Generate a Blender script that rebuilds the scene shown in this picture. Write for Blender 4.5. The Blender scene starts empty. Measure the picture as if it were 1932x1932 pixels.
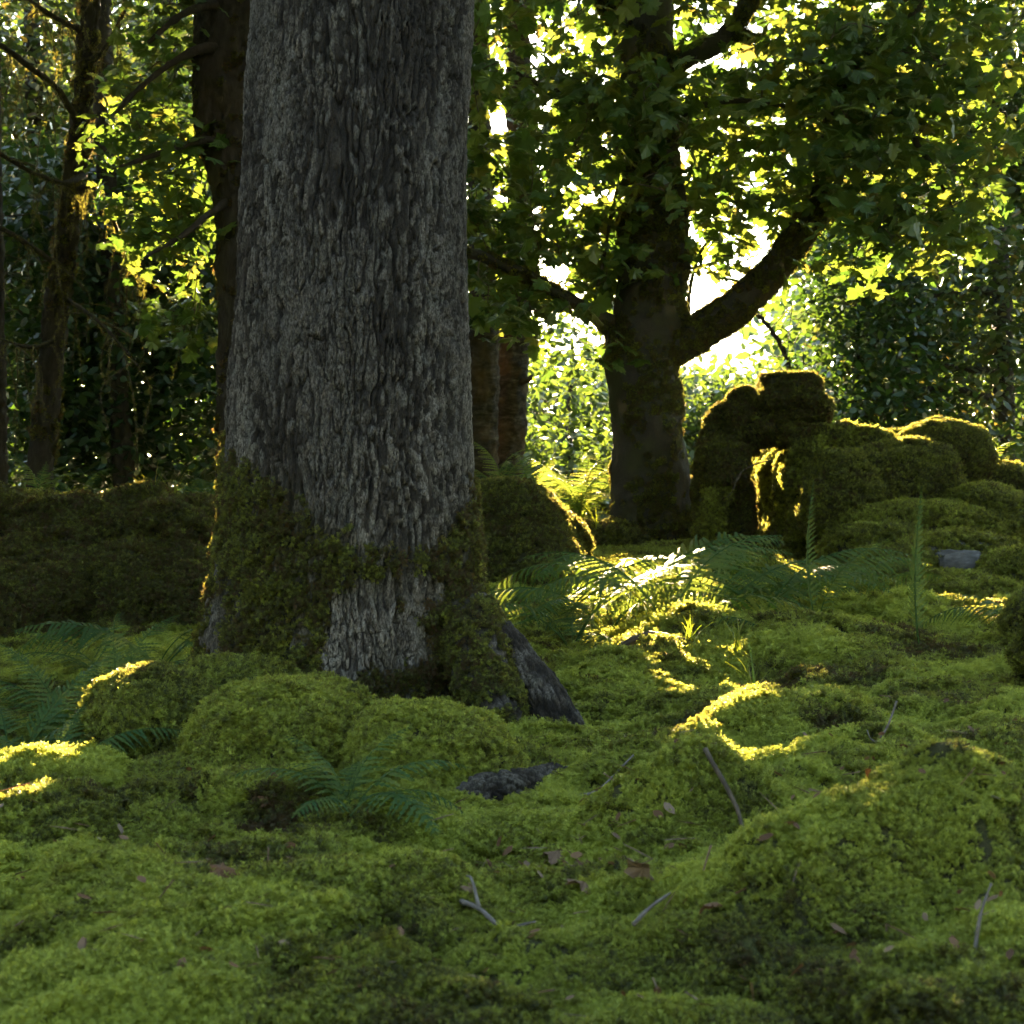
import bpy, math, random
import numpy as np
from mathutils import Vector, Matrix

# ------------------------------------------------------------------ camera, sky, sun, exposure
SC = bpy.context.scene
COL = SC.collection
T2 = 2 * math.tan(math.radians(19.0))          # picture width per metre of distance
ZC = 0.60                                      # eye height above the near moss
def P(px, py, Y):
    """a place Y metres ahead, measured in the photograph's 1932-wide grid"""
    return np.array([(px / 1932 - .5) * T2 * Y, Y, ZC + (.5 - py / 1932) * T2 * Y])

cam_d = bpy.data.cameras.new("camera"); cam = bpy.data.objects.new("camera", cam_d); COL.objects.link(cam)
cam.location = (0, 0, ZC); cam.rotation_euler = (math.radians(90), 0, 0)
cam_d.angle = math.radians(38); cam_d.clip_start = .05; cam_d.clip_end = 3000
cam_d.dof.use_dof = True; cam_d.dof.focus_distance = 4.6; cam_d.dof.aperture_fstop = 11
SC.camera = cam

SUN = np.array([-0.00927, 1.0, 0.2624]); SUN /= np.linalg.norm(SUN)
EL = math.asin(SUN[2]); AZ = math.atan2(SUN[0], SUN[1])
w = bpy.data.worlds.new("World"); SC.world = w; w.use_nodes = True
nt = w.node_tree; nt.nodes.clear()
wo = nt.nodes.new("ShaderNodeOutputWorld"); wb = nt.nodes.new("ShaderNodeBackground"); sk = nt.nodes.new("ShaderNodeTexSky")
sk.sky_type = 'NISHITA'; sk.sun_disc = False; sk.sun_elevation = EL; sk.sun_rotation = AZ
sk.air_density = 1.0; sk.dust_density = 0.15; sk.ozone_density = 0.8
wb.inputs[1].default_value = 0.06
nt.links.new(sk.outputs[0], wb.inputs[0]); nt.links.new(wb.outputs[0], wo.inputs[0])
sl = bpy.data.lights.new("sun_light", 'SUN'); sl.energy = 5.0; sl.angle = math.radians(.5); sl.color = (1, .83, .60)
so = bpy.data.objects.new("sun_light", sl); COL.objects.link(so)
so.rotation_euler = Vector(SUN).to_track_quat('Z', 'Y').to_euler()
SC.view_settings.view_transform = 'Standard'; SC.view_settings.look = 'None'
SC.view_settings.exposure = 4.5; SC.view_settings.gamma = 1
SC.view_settings.use_white_balance = True; SC.view_settings.white_balance_temperature = 8300; SC.view_settings.white_balance_tint = 8
SC.render.engine = 'CYCLES'
cy = SC.cycles
cy.max_bounces = 4; cy.diffuse_bounces = 2; cy.glossy_bounces = 1; cy.transmission_bounces = 4; cy.transparent_max_bounces = 4
cy.sample_clamp_indirect = 6; cy.caustics_reflective = False; cy.caustics_refractive = False
cy.use_denoising = True; cy.use_adaptive_sampling = True; cy.adaptive_threshold = .03; cy.use_light_tree = False

rng = np.random.default_rng(11)
random.seed(5)

# ------------------------------------------------------------------ noise
def _h(ix, iy, iz, s):
    n = (ix.astype(np.int64) * 374761393 + iy.astype(np.int64) * 668265263 + iz.astype(np.int64) * 2147483647 + s * 974711) & 0xFFFFFFFF
    n = ((n ^ (n >> 13)) * 1274126177) & 0xFFFFFFFF
    n = ((n ^ (n >> 16)) * 2246822519) & 0xFFFFFFFF
    n = n ^ (n >> 15)
    return (n & 0xFFFFFF) / float(0x1000000)
def vnoise(p, s=0):
    i = np.floor(p); f = p - i; f = f * f * f * (f * (f * 6 - 15) + 10)
    ix, iy, iz = i[:, 0], i[:, 1], i[:, 2]; r = 0
    for a in (0, 1):
        wa = f[:, 0] if a else 1 - f[:, 0]
        for b in (0, 1):
            wb_ = f[:, 1] if b else 1 - f[:, 1]
            for c in (0, 1):
                wc = f[:, 2] if c else 1 - f[:, 2]
                r = r + wa * wb_ * wc * _h(ix + a, iy + b, iz + c, s)
    return r * 2 - 1
def fbm(p, o=4, s=0, g=.5):
    a, r, t = 1., 0., 0.
    for k in range(o):
        r = r + a * vnoise(p * 2 ** k + 17.3 * k, s + k); t += a; a *= g
    return r / t
def worley2(u, v, s=0):
    iu, iv = np.floor(u), np.floor(v)
    f1 = np.full(u.shape, 9.); f2 = np.full(u.shape, 9.); cid = np.zeros(u.shape)
    z = np.zeros_like(iu)
    for a in (-1, 0, 1):
        for b in (-1, 0, 1):
            cu, cv = iu + a, iv + b
            d = np.hypot(cu + _h(cu, cv, z, s) - u, cv + _h(cu, cv, z, s + 7) - v)
            m = d < f1
            f2 = np.where(m, f1, np.minimum(f2, d)); cid = np.where(m, _h(cu, cv, z, s + 13), cid); f1 = np.where(m, d, f1)
    return f1, f2, cid
def worley3(p, s=0):
    i = np.floor(p); f1 = np.full(len(p), 9.)
    for a in (-1, 0, 1):
        for b in (-1, 0, 1):
            for c in (-1, 0, 1):
                q = i + (a, b, c)
                o = np.stack([_h(q[:, 0], q[:, 1], q[:, 2], s + k) for k in (0, 5, 9)], 1)
                f1 = np.minimum(f1, np.linalg.norm(q + o - p, axis=1))
    return f1
sstep = lambda a, b, x: (lambda t: t * t * (3 - 2 * t))(np.clip((x - a) / (b - a), 0, 1))

# ------------------------------------------------------------------ mesh helpers
def mesh_np(name, V, faces, smooth=True, attrs=None, mat=None):
    """faces: list of int arrays (n,k)"""
    me = bpy.data.meshes.new(name); V = np.asarray(V, np.float32)
    me.vertices.add(len(V)); me.vertices.foreach_set("co", V.ravel())
    faces = [np.asarray(f, np.int32) for f in faces if len(f)]
    if faces:
        lp = np.concatenate([f.ravel() for f in faces]); tot = np.concatenate([np.full(len(f), f.shape[1], np.int32) for f in faces])
        me.loops.add(len(lp)); me.loops.foreach_set("vertex_index", lp)
        me.polygons.add(len(tot)); st = np.concatenate([[0], np.cumsum(tot)[:-1]]).astype(np.int32)
        me.polygons.foreach_set("loop_start", st); me.polygons.foreach_set("loop_total", tot)
        me.polygons.foreach_set("use_smooth", np.full(len(tot), smooth, bool))
    for k, (t, a) in (attrs or {}).items():
        at = me.attributes.new(k, t, 'POINT')
        at.data.foreach_set('vector' if t == 'FLOAT_VECTOR' else 'value', np.ascontiguousarray(a, np.int32 if t == 'INT' else np.float32).ravel())
    if mat: me.materials.append(mat)
    me.update(calc_edges=True)
    return me
def link(name, me, parent=None, mat=None, loc=None):
    o = bpy.data.objects.new(name, me); COL.objects.link(o)
    if parent is not None: o.parent = parent
    if loc is not None: o.location = loc
    return o
def tag(o, label=None, cat=None, group=None, kind=None):
    if label: o['label'] = label
    if cat: o['category'] = cat
    if group: o['group'] = group
    if kind: o['kind'] = kind
    return o
def thing(name, base, label, cat, group=None):
    o = bpy.data.objects.new(name, None); COL.objects.link(o); o.location = base; o.empty_display_size = .1
    return tag(o, label, cat, group)
def part(name, V, faces, mat, parent, smooth=True, attrs=None, kind=None):
    """world-space vertices put under a thing (the thing is only moved, never turned)"""
    V = np.asarray(V, float)
    V = V - np.array(parent.location)
    o = link(name, mesh_np(name, V, faces, smooth, attrs, mat), parent)
    if kind: o['kind'] = kind
    return o
class Bag:
    """collects pieces of ONE part"""
    def __init__(s): s.V = []; s.Q = []; s.T = []; s.n = 0; s.A = []
    def add(s, V, Q=(), T=(), a=0.):
        V = np.asarray(V, float)
        if len(Q): s.Q.append(np.asarray(Q) + s.n)
        if len(T): s.T.append(np.asarray(T) + s.n)
        s.V.append(V); s.A.append(np.full(len(V), a) if np.isscalar(a) else a); s.n += len(V)
    def faces(s):
        return [np.concatenate(x) for x in (s.Q, s.T) if x]
    def part(s, name, mat, parent, smooth=True, kind=None):
        return part(name, np.concatenate(s.V), s.faces(), mat, parent, smooth, {'v': ('FLOAT', np.concatenate(s.A))}, kind)
def spline(pts, n):
    p = np.asarray(pts, float); p = np.vstack([2 * p[0] - p[1], p, 2 * p[-1] - p[-2]])
    m = len(p) - 3; t = np.linspace(0, m - 1e-6, n); i = t.astype(int); f = (t - i)[:, None]
    a, b, c, d = p[i], p[i + 1], p[i + 2], p[i + 3]
    return .5 * (2 * b + (c - a) * f + (2 * a - 5 * b + 4 * c - d) * f ** 2 + (3 * b - a - 3 * c + d) * f ** 3)
def tube(path, rad, ns=8, disp=None, cap=True):
    """swept tube along path (n,3) with radii; disp(points, s, angle) -> extra radius"""
    p = np.asarray(path, float); n = len(p); r = np.broadcast_to(np.asarray(rad, float), (n,))
    t = np.gradient(p, axis=0); t /= np.linalg.norm(t, axis=1)[:, None] + 1e-12
    u = np.zeros((n, 3)); ref = np.array([0, 1., 0]) if abs(t[0][1]) < .9 else np.array([1., 0, 0])
    a = ref - t[0] * (ref @ t[0]); a /= np.linalg.norm(a); u[0] = a
    for i in range(1, n):
        a = u[i - 1] - t[i] * (u[i - 1] @ t[i]); u[i] = a / (np.linalg.norm(a) + 1e-12)
    v = np.cross(t, u); th = np.linspace(0, 2 * np.pi, ns, endpoint=False)
    N = u[:, None, :] * np.cos(th)[None, :, None] + v[:, None, :] * np.sin(th)[None, :, None]
    R = np.repeat(r[:, None], ns, 1)
    V = p[:, None, :] + N * R[:, :, None]
    if disp is not None:
        V = V + N * disp(V.reshape(-1, 3)).reshape(n, ns)[:, :, None]
    V = V.reshape(-1, 3)
    i, j = np.meshgrid(np.arange(n - 1), np.arange(ns), indexing='ij'); j2 = (j + 1) % ns
    Q = np.stack([i * ns + j, i * ns + j2, (i + 1) * ns + j2, (i + 1) * ns + j], -1).reshape(-1, 4)
    T = np.zeros((0, 3), int)
    if cap:
        V = np.vstack([V, p[-1] + t[-1] * r[-1] * .6, p[0]]); k = n * ns; jj = np.arange(ns)
        T = np.concatenate([np.stack([(n - 1) * ns + jj, (n - 1) * ns + (jj + 1) % ns, np.full(ns, k)], 1),
                            np.stack([(jj + 1) % ns, jj, np.full(ns, k + 1)], 1)])
    return V, Q, T
def rotmats(z, spin):
    """rotation matrices (n,3,3) whose local z is the given unit vector, spun about it"""
    z = z / (np.linalg.norm(z, axis=1)[:, None] + 1e-12)
    ref = np.where(np.abs(z[:, :1]) < .9, np.array([[1., 0, 0]]), np.array([[0, 1., 0]]))
    x = np.cross(ref, z); x /= np.linalg.norm(x, axis=1)[:, None]; y = np.cross(z, x)
    c, s = np.cos(spin)[:, None], np.sin(spin)[:, None]
    return np.stack([x * c + y * s, y * c - x * s, z], 2)
def eulers(R):
    return np.stack([np.arctan2(R[:, 2, 1], R[:, 2, 2]), np.arcsin(np.clip(-R[:, 2, 0], -1, 1)), np.arctan2(R[:, 1, 0], R[:, 0, 0])], 1)
def scatter(BV, BT, R, pos, scl):
    n, k = len(pos), len(BV)
    V = np.einsum('nij,kj->nki', R, BV) * np.asarray(scl)[:, None, None] + pos[:, None, :]
    T = (np.asarray(BT)[None] + (np.arange(n) * k)[:, None, None]).reshape(-1, np.asarray(BT).shape[1])
    return V.reshape(-1, 3), T

# ------------------------------------------------------------------ openings in the canopy that the low sun shines through
GAPS = []                                      # (point, radius): leaves keep clear of the sun's path to it
def gap(px, py, Y, r): GAPS.append((P(px, py, Y), r))
def clear(pts, extra=0.):
    ok = np.ones(len(pts), bool)
    for q, r in GAPS:
        d = pts - q; t = d @ SUN
        ok &= ~((np.linalg.norm(d - t[:, None] * SUN, axis=1) < r + extra) & (t > .4))
    return ok

# ------------------------------------------------------------------ materials
def M(name):
    m = bpy.data.materials.new(name); m.use_nodes = True; t = m.node_tree; t.nodes.clear()
    return m, t
def N(t, ty, **kw):
    n = t.nodes.new(ty)
    for k, v in kw.items():
        if k.startswith('i_'): n.inputs[k[2:].replace('_', ' ')].default_value = v
        else: setattr(n, k, v)
    return n
def ramp(t, fac, stops, interp='LINEAR'):
    r = t.nodes.new("ShaderNodeValToRGB"); r.color_ramp.interpolation = interp
    e = r.color_ramp.elements
    while len(e) < len(stops): e.new(.5)
    for x, (p, c) in zip(e, stops): x.position = p; x.color = (*c, 1) if len(c) == 3 else c
    t.links.new(fac, r.inputs[0]); return r.outputs[0]
def mixc(t, f, a, b):
    m = t.nodes.new("ShaderNodeMix"); m.data_type = 'RGBA'
    for s, v in ((0, f), (6, a), (7, b)):
        if hasattr(v, 'links'): t.links.new(v, m.inputs[s])
        else: m.inputs[s].default_value = v if s == 0 else (*v, 1)
    return m.outputs[2]
def math_(t, op, a, b=0., c=False):
    m = t.nodes.new("ShaderNodeMath"); m.operation = op; m.use_clamp = c
    for s, v in ((0, a), (1, b)):
        if hasattr(v, 'links'): t.links.new(v, m.inputs[s])
        else: m.inputs[s].default_value = v
    return m.outputs[0]
def noise(t, scale, detail=4, rough=.55, vec=None):
    n = N(t, "ShaderNodeTexNoise"); n.inputs['Scale'].default_value = scale; n.inputs['Detail'].default_value = detail; n.inputs['Roughness'].default_value = rough
    if vec: t.links.new(vec, n.inputs['Vector'])
    return n.outputs['Fac']
def objco(t, sc=None):
    c = N(t, "ShaderNodeTexCoord").outputs['Object']
    if sc:
        mp = N(t, "ShaderNodeMapping"); mp.inputs['Scale'].default_value = sc; t.links.new(c, mp.inputs[0]); c = mp.outputs[0]
    return c
def leafmat(name, stops, tstops, tw=.45, rough=.45, gloss=.5):
    """thin leaf: reflects the green of its upper side, glows yellow-green when the sun is behind it"""
    m, t = M(name)
    at = N(t, "ShaderNodeAttribute", attribute_name='v').outputs['Fac']; rd = N(t, "ShaderNodeObjectInfo").outputs['Random']
    f = math_(t, 'FRACT', math_(t, 'ADD', at, rd))
    b = N(t, "ShaderNodeBsdfPrincipled"); b.inputs['Roughness'].default_value = rough; b.inputs['Specular IOR Level'].default_value = gloss
    t.links.new(ramp(t, f, stops), b.inputs['Base Color'])
    tr = N(t, "ShaderNodeBsdfTranslucent"); t.links.new(ramp(t, f, tstops), tr.inputs[0])
    mx = N(t, "ShaderNodeMixShader"); mx.inputs[0].default_value = tw
    t.links.new(b.outputs[0], mx.inputs[1]); t.links.new(tr.outputs[0], mx.inputs[2])
    t.links.new(mx.outputs[0], N(t, "ShaderNodeOutputMaterial").inputs[0]); return m
MAT = {}
MAT['sycamore_leaf'] = leafmat('sycamore_leaf', [(0, (.024, .062, .014)), (.5, (.034, .078, .015)), (1, (.05, .085, .015))],
                               [(0, (.07, .15, .022)), (.6, (.15, .22, .03)), (.93, (.25, .27, .045)), (1, (.28, .22, .05))], .30)
MAT['holly_leaf'] = leafmat('holly_leaf', [(0, (.010, .034, .016)), (.6, (.017, .048, .019)), (1, (.030, .062, .018))],
                            [(0, (.04, .11, .015)), (1, (.11, .18, .02))], .22, .35, .5)
MAT['oak_leaf'] = leafmat('oak_leaf', [(0, (.018, .038, .009)), (.6, (.03, .052, .011)), (.93, (.05, .056, .012)), (1, (.08, .05, .015))],
                          [(0, (.05, .10, .018)), (.7, (.10, .15, .025)), (.95, (.18, .17, .035)), (1, (.23, .15, .03))], .25)
MAT['far_leaf'] = leafmat('far_leaf', [(0, (.022, .045, .018)), (1, (.045, .066, .02))], [(0, (.08, .15, .02)), (1, (.16, .22, .03))], .28)
MAT['needle'] = leafmat('needle', [(0, (.035, .045, .012)), (1, (.065, .06, .018))], [(0, (.2, .2, .03)), (1, (.3, .24, .05))], .4, .6)
MAT['fern'] = leafmat('fern', [(0, (.022, .062, .024)), (.6, (.034, .08, .026)), (1, (.055, .095, .026))],
                      [(0, (.14, .23, .03)), (.6, (.24, .29, .045)), (1, (.33, .31, .06))], .36, .65, .15)
MAT['grass'] = leafmat('grass', [(0, (.06, .12, .02)), (.8, (.11, .14, .03)), (1, (.2, .15, .06))], [(0, (.3, .42, .03)), (1, (.5, .45, .05))], .45)
MAT['dead_leaf'] = leafmat('dead_leaf', [(0, (.07, .035, .018)), (.5, (.12, .06, .03)), (1, (.20, .15, .11))], [(0, (.2, .08, .02)), (1, (.3, .16, .05))], .2, .7, .3)
MAT['pale_leaf'] = leafmat('pale_leaf', [(0, (.10, .18, .09)), (1, (.16, .24, .14))], [(0, (.3, .4, .05)), (1, (.4, .42, .06))], .3, .5)

# moss shoots: colour follows a value carried by each cushion
m, t = M('moss'); MAT['moss'] = m
f = N(t, "ShaderNodeAttribute", attribute_name='tint', attribute_type='INSTANCER').outputs['Fac']
v = N(t, "ShaderNodeAttribute", attribute_name='v').outputs['Fac']
f = math_(t, 'ADD', f, math_(t, 'MULTIPLY', math_(t, 'SUBTRACT', v, .5), .5), True)
base = ramp(t, f, [(0, (.042, .026, .011)), (.16, (.045, .036, .009)), (.28, (.022, .029, .007)), (.40, (.046, .058, .012)), (.54, (.090, .112, .016)), (.75, (.175, .220, .034)), (1, (.275, .325, .060))])  # darkest green holds shade painted into the bank and back boulders
trn = ramp(t, f, [(0, (.22, .12, .04)), (.28, (.18, .16, .04)), (.40, (.30, .27, .06)), (.54, (.44, .42, .08)), (1, (.58, .60, .10))])
b = N(t, "ShaderNodeBsdfPrincipled"); b.inputs['Roughness'].default_value = .6; b.inputs['Specular IOR Level'].default_value = .35; t.links.new(base, b.inputs['Base Color'])
tr = N(t, "ShaderNodeBsdfTranslucent"); t.links.new(trn, tr.inputs[0])
mx = N(t, "ShaderNodeMixShader"); mx.inputs[0].default_value = .42
t.links.new(b.outputs[0], mx.inputs[1]); t.links.new(tr.outputs[0], mx.inputs[2]); t.links.new(mx.outputs[0], N(t, "ShaderNodeOutputMaterial").inputs[0])

def solidmat(name, colf, rough=.9, bump=None, spec=.3):
    m, t = M(name); b = N(t, "ShaderNodeBsdfPrincipled"); b.inputs['Roughness'].default_value = rough; b.inputs['Specular IOR Level'].default_value = spec
    t.links.new(colf(t), b.inputs['Base Color'])
    if bump:
        bp = N(t, "ShaderNodeBump"); bp.inputs['Strength'].default_value = bump[1]; bp.inputs['Distance'].default_value = bump[2]
        t.links.new(bump[0](t), bp.inputs['Height']); t.links.new(bp.outputs[0], b.inputs['Normal'])
    t.links.new(b.outputs[0], N(t, "ShaderNodeOutputMaterial").inputs[0]); MAT[name] = m; return m
solidmat('ground', lambda t: ramp(t, noise(t, 6, 6, .65, objco(t)), [(.3, (.022, .018, .010)), (.5, (.035, .038, .012)), (.7, (.05, .06, .014))]), .95,
         (lambda t: noise(t, 90, 4, .7, objco(t)), .8, .02))
def oakcol(t):
    plate = N(t, "ShaderNodeAttribute", attribute_name='plate').outputs['Fac']; lich = N(t, "ShaderNodeAttribute", attribute_name='lichen').outputs['Fac']
    moss = N(t, "ShaderNodeAttribute", attribute_name='mossy').outputs['Fac']
    c = ramp(t, plate, [(0, (.012, .009, .007)), (.3, (.028, .022, .017)), (.6, (.058, .047, .038)), (1, (.105, .088, .074))])
    g = math_(t, 'MULTIPLY', lich, ramp(t, noise(t, 160, 3, .6, objco(t, (1, 1, .5))), [(.35, (.1, .1, .1)), (.62, (1, 1, 1))]))
    c = mixc(t, g, c, (.25, .232, .212))
    c = mixc(t, math_(t, 'MULTIPLY', g, ramp(t, noise(t, 14, 3, .5, objco(t)), [(.5, (0, 0, 0)), (.7, (.6, .6, .6))])), c, (.135, .145, .12))
    sp = ramp(t, noise(t, 320, 3, .7, objco(t, (1, 1, .35))), [(.35, (.4, .38, .35)), (.65, (1.4, 1.4, 1.4))])
    mm = t.nodes.new("ShaderNodeMix"); mm.data_type = 'RGBA'; mm.blend_type = 'MULTIPLY'; mm.inputs[0].default_value = 1
    t.links.new(c, mm.inputs[6]); t.links.new(sp, mm.inputs[7]); c = mm.outputs[2]
    return mixc(t, math_(t, 'MULTIPLY', moss, .5, True), c, (.035, .032, .012))
solidmat('oak_bark', oakcol, .85, (lambda t: noise(t, 300, 6, .8, objco(t, (1, 1, .4))), 1.0, .010))
def sycol(t):
    c = ramp(t, noise(t, 60, 6, .7, objco(t)), [(.3, (.014, .011, .008)), (.55, (.030, .026, .018)), (.75, (.055, .048, .033))])
    c = mixc(t, ramp(t, noise(t, 4.5, 4, .6, objco(t, (1, 1, .6))), [(.45, (0, 0, 0)), (.62, (.8, .8, .8))]), c, (.024, .028, .008))
    return mixc(t, ramp(t, noise(t, 2.3, 3, .55, objco(t, (1.3, 1.3, .7))), [(.60, (0, 0, 0)), (.68, (.75, .75, .75))]), c, (.09, .066, .04))
solidmat('sycamore_bark', sycol, .9, (lambda t: noise(t, 120, 6, .75, objco(t)), .8, .012))
def darkcol(t):
    c = ramp(t, noise(t, 30, 6, .7, objco(t, (1, 1, .3))), [(.3, (.016, .012, .009)), (.55, (.035, .028, .021)), (.8, (.07, .06, .048))])
    return mixc(t, ramp(t, noise(t, 3, 4, .6, objco(t)), [(.5, (0, 0, 0)), (.7, (.6, .6, .6))]), c, (.04, .036, .012))
solidmat('dark_bark', darkcol, .9, (lambda t: noise(t, 60, 6, .75, objco(t, (1, 1, .35))), .9, .02))
def birchcol(t):
    c = ramp(t, noise(t, 9, 6, .65, objco(t, (1, 1, 2.4))), [(.42, (.012, .010, .008)), (.56, (.035, .03, .026)), (.72, (.10, .09, .08))])
    return mixc(t, ramp(t, noise(t, 3, 4, .6, objco(t)), [(.45, (0, 0, 0)), (.65, (.8, .8, .8))]), c, (.07, .045, .025))
solidmat('birch_bark', birchcol, .85, (lambda t: noise(t, 40, 5, .7, objco(t)), .7, .015))
solidmat('twig', lambda t: ramp(t, noise(t, 40, 4, .6, objco(t)), [(.3, (.03, .022, .015)), (.7, (.09, .07, .05))]), .85)
solidmat('grey_twig', lambda t: ramp(t, noise(t, 60, 4, .6, objco(t)), [(.3, (.06, .05, .042)), (.7, (.15, .135, .125))]), .85)
solidmat('rock', lambda t: ramp(t, noise(t, 9, 7, .7, objco(t)), [(.3, (.03, .027, .02)), (.55, (.07, .065, .055)), (.75, (.13, .125, .115))]), .9,
         (lambda t: noise(t, 45, 6, .7, objco(t)), .9, .02))
solidmat('mossy_rock', lambda t: ramp(t, noise(t, 9, 7, .7, objco(t)), [(.3, (.02, .018, .010)), (.55, (.035, .034, .012)), (.75, (.06, .055, .03))]), .95,
         (lambda t: noise(t, 70, 6, .7, objco(t)), .9, .02))
solidmat('slate', lambda t: ramp(t, noise(t, 14, 7, .7, objco(t, (1, 1, 3))), [(.3, (.035, .035, .036)), (.55, (.09, .09, .095)), (.8, (.19, .19, .2))]), .75,
         (lambda t: noise(t, 40, 6, .7, objco(t)), .6, .01))

# ------------------------------------------------------------------ moss cushions: shoots instanced on point clouds
LIB = bpy.data.collections.new("moss_cushions")
for k in range(5):
    r_ = np.random.default_rng(100 + k); B = Bag()
    for i in range(38):
        rr = .034 * math.sqrt(r_.random()); a = r_.random() * 6.283
        b0 = np.array([rr * math.cos(a), rr * math.sin(a), -.004 - 1.5 * rr * rr])
        h = r_.uniform(.008, .022); ln = r_.normal(0, .35, 2); up = np.array([ln[0], ln[1], 1.]); up /= np.linalg.norm(up)
        R = rotmats(up[None], np.array([r_.random() * 6.28]))[0]; V = []; T = []
        for lev, nl, el, ll in ((1., 5, .75, .0085), (.72, 5, .4, .0105), (.4, 4, .2, .0105)):
            for q in range(nl):
                th = 6.283 * (q + r_.random() * .6) / nl; e = el + r_.normal(0, .2); L = ll * r_.uniform(.7, 1.25)
                d = np.array([math.cos(th) * math.cos(e), math.sin(th) * math.cos(e), math.sin(e)])
                s = np.array([-math.sin(th), math.cos(th), 0]) * .0012; o = np.array([0, 0, h * lev])
                n0 = len(V); V += [o - s * .6, o + s * .6, o + d * L * .55 + s * 1.2, o + d * L + np.array([0, 0, -.0008]), o + d * L * .55 - s * 1.2]
                T += [(n0, n0 + 1, n0 + 2), (n0, n0 + 2, n0 + 4), (n0 + 4, n0 + 2, n0 + 3)]
        B.add(np.array(V) @ R.T + b0, T=T, a=r_.random())
    me = mesh_np('moss_cushion', np.concatenate(B.V), B.faces(), False, {'v': ('FLOAT', np.concatenate(B.A))}, MAT['moss'])
    o = bpy.data.objects.new('moss_cushion', me); LIB.objects.link(o)
NG = bpy.data.node_groups.new("moss_on_points", 'GeometryNodeTree')
NG.interface.new_socket("Geometry", in_out='INPUT', socket_type='NodeSocketGeometry'); NG.interface.new_socket("Geometry", in_out='OUTPUT', socket_type='NodeSocketGeometry')
gi = NG.nodes.new("NodeGroupInput"); go = NG.nodes.new("NodeGroupOutput")
ci = NG.nodes.new("GeometryNodeCollectionInfo"); ci.inputs[0].default_value = LIB; ci.inputs[1].default_value = True; ci.inputs[2].default_value = True
ip = NG.nodes.new("GeometryNodeInstanceOnPoints"); ip.inputs['Pick Instance'].default_value = True
def nattr(nm, ty):
    n = NG.nodes.new("GeometryNodeInputNamedAttribute"); n.data_type = ty; n.inputs[0].default_value = nm; return n.outputs[0]
L_ = NG.links.new
L_(gi.outputs[0], ip.inputs['Points']); L_(ci.outputs[0], ip.inputs['Instance']); L_(nattr('idx', 'INT'), ip.inputs['Instance Index'])
L_(nattr('rot', 'FLOAT_VECTOR'), ip.inputs['Rotation']); L_(nattr('scl', 'FLOAT'), ip.inputs['Scale']); L_(ip.outputs[0], go.inputs[0])

def moss_points(pos, nrm, scl, tint, parent=None, name='moss', upw=.35):
    z = nrm + np.array([0, 0, upw]) + rng.normal(0, .18, nrm.shape)
    R = rotmats(z, rng.random(len(pos)) * 6.283)
    if parent is not None: pos = pos - np.array(parent.location)
    me = mesh_np(name, pos, [], attrs={'rot': ('FLOAT_VECTOR', eulers(R)), 'scl': ('FLOAT', scl), 'tint': ('FLOAT', np.clip(tint, 0, 1)), 'idx': ('INT', rng.integers(0, 5, len(pos)))})
    me.materials.append(MAT['moss'])
    o = link(name, me, parent); o['kind'] = 'stuff'
    md = o.modifiers.new("moss_on_points", 'NODES'); md.node_group = NG
    return o
def sample(V, F, dens):
    """points on a mesh; dens = points per square metre for each face centre (callable)"""
    Ts = []
    for f in F:
        f = np.asarray(f)
        if f.shape[1] == 4: Ts += [f[:, :3], f[:, [0, 2, 3]]]
        else: Ts.append(f)
    Tn = np.concatenate(Ts); a, b, c = V[Tn[:, 0]], V[Tn[:, 1]], V[Tn[:, 2]]
    n = np.cross(b - a, c - a); A = np.linalg.norm(n, axis=1) / 2; n = n / (2 * A[:, None] + 1e-15)
    ex = A * dens((a + b + c) / 3, n); cnt = np.floor(ex + rng.random(len(ex))).astype(int); i = np.repeat(np.arange(len(cnt)), cnt)
    u, v_ = rng.random(len(i)), rng.random(len(i)); s = u + v_ > 1; u = np.where(s, 1 - u, u); v_ = np.where(s, 1 - v_, v_)
    return a[i] + (b[i] - a[i]) * u[:, None] + (c[i] - a[i]) * v_[:, None], n[i]
def msc(Y): return np.clip(.24 + .165 * Y, .52, 2.5)       # cushions are drawn larger where they are far

# ------------------------------------------------------------------ openings for the sun (where the photograph shows it reach the ground)
gap(940, 230, 1.0, .12)
for q in ((1350, 900, 12, .45), (1440, 800, 12, .55), (1500, 950, 12, .5), (1600, 850, 12, .5), (1720, 830, 12.3, .5), (1820, 850, 12.3, .4),
          (1400, 1010, 12, .4), (1490, 730, 12, .3), (1090, 880, 13.6, .38), (1030, 930, 13, .2),
          (1290, 1290, 4.9, .10), (1240, 1310, 4.8, .09), (1400, 1270, 5.0, .08), (1460, 1410, 3.4, .05), (1370, 1460, 3.2, .045),
          (1300, 1110, 7.6, .06), (1330, 1230, 5.8, .06), (1600, 1125, 8.5, .12), (1700, 1220, 6.6, .07),
          (430, 880, 4.3, .07), (410, 980, 4.3, .07), (405, 1060, 4.3, .06), (450, 740, 4.3, .05), (470, 500, 4.3, .05), (480, 250, 4.3, .05),
          (60, 1515, 2.85, .07), (120, 1500, 2.9, .06), (20, 1600, 2.5, .05), (70, 1580, 2.55, .045),
          (300, 330, 10.8, .52), (345, 420, 10.8, .5), (260, 220, 10.8, .22), (360, 290, 10.8, .35), (250, 960, 7.7, .12), (330, 955, 7.7, .1),
          (120, 260, 10.5, .16), (60, 120, 10.5, .12), (140, 380, 10.5, .12), (340, 1180, 5.2, .04),
          (1060, 640, 27, 1.5), (1100, 760, 27, 1.2), (1080, 680, 12, .2), (1400, 430, 14, .5), (1320, 480, 13.5, .3)):
    gap(*q)

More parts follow.
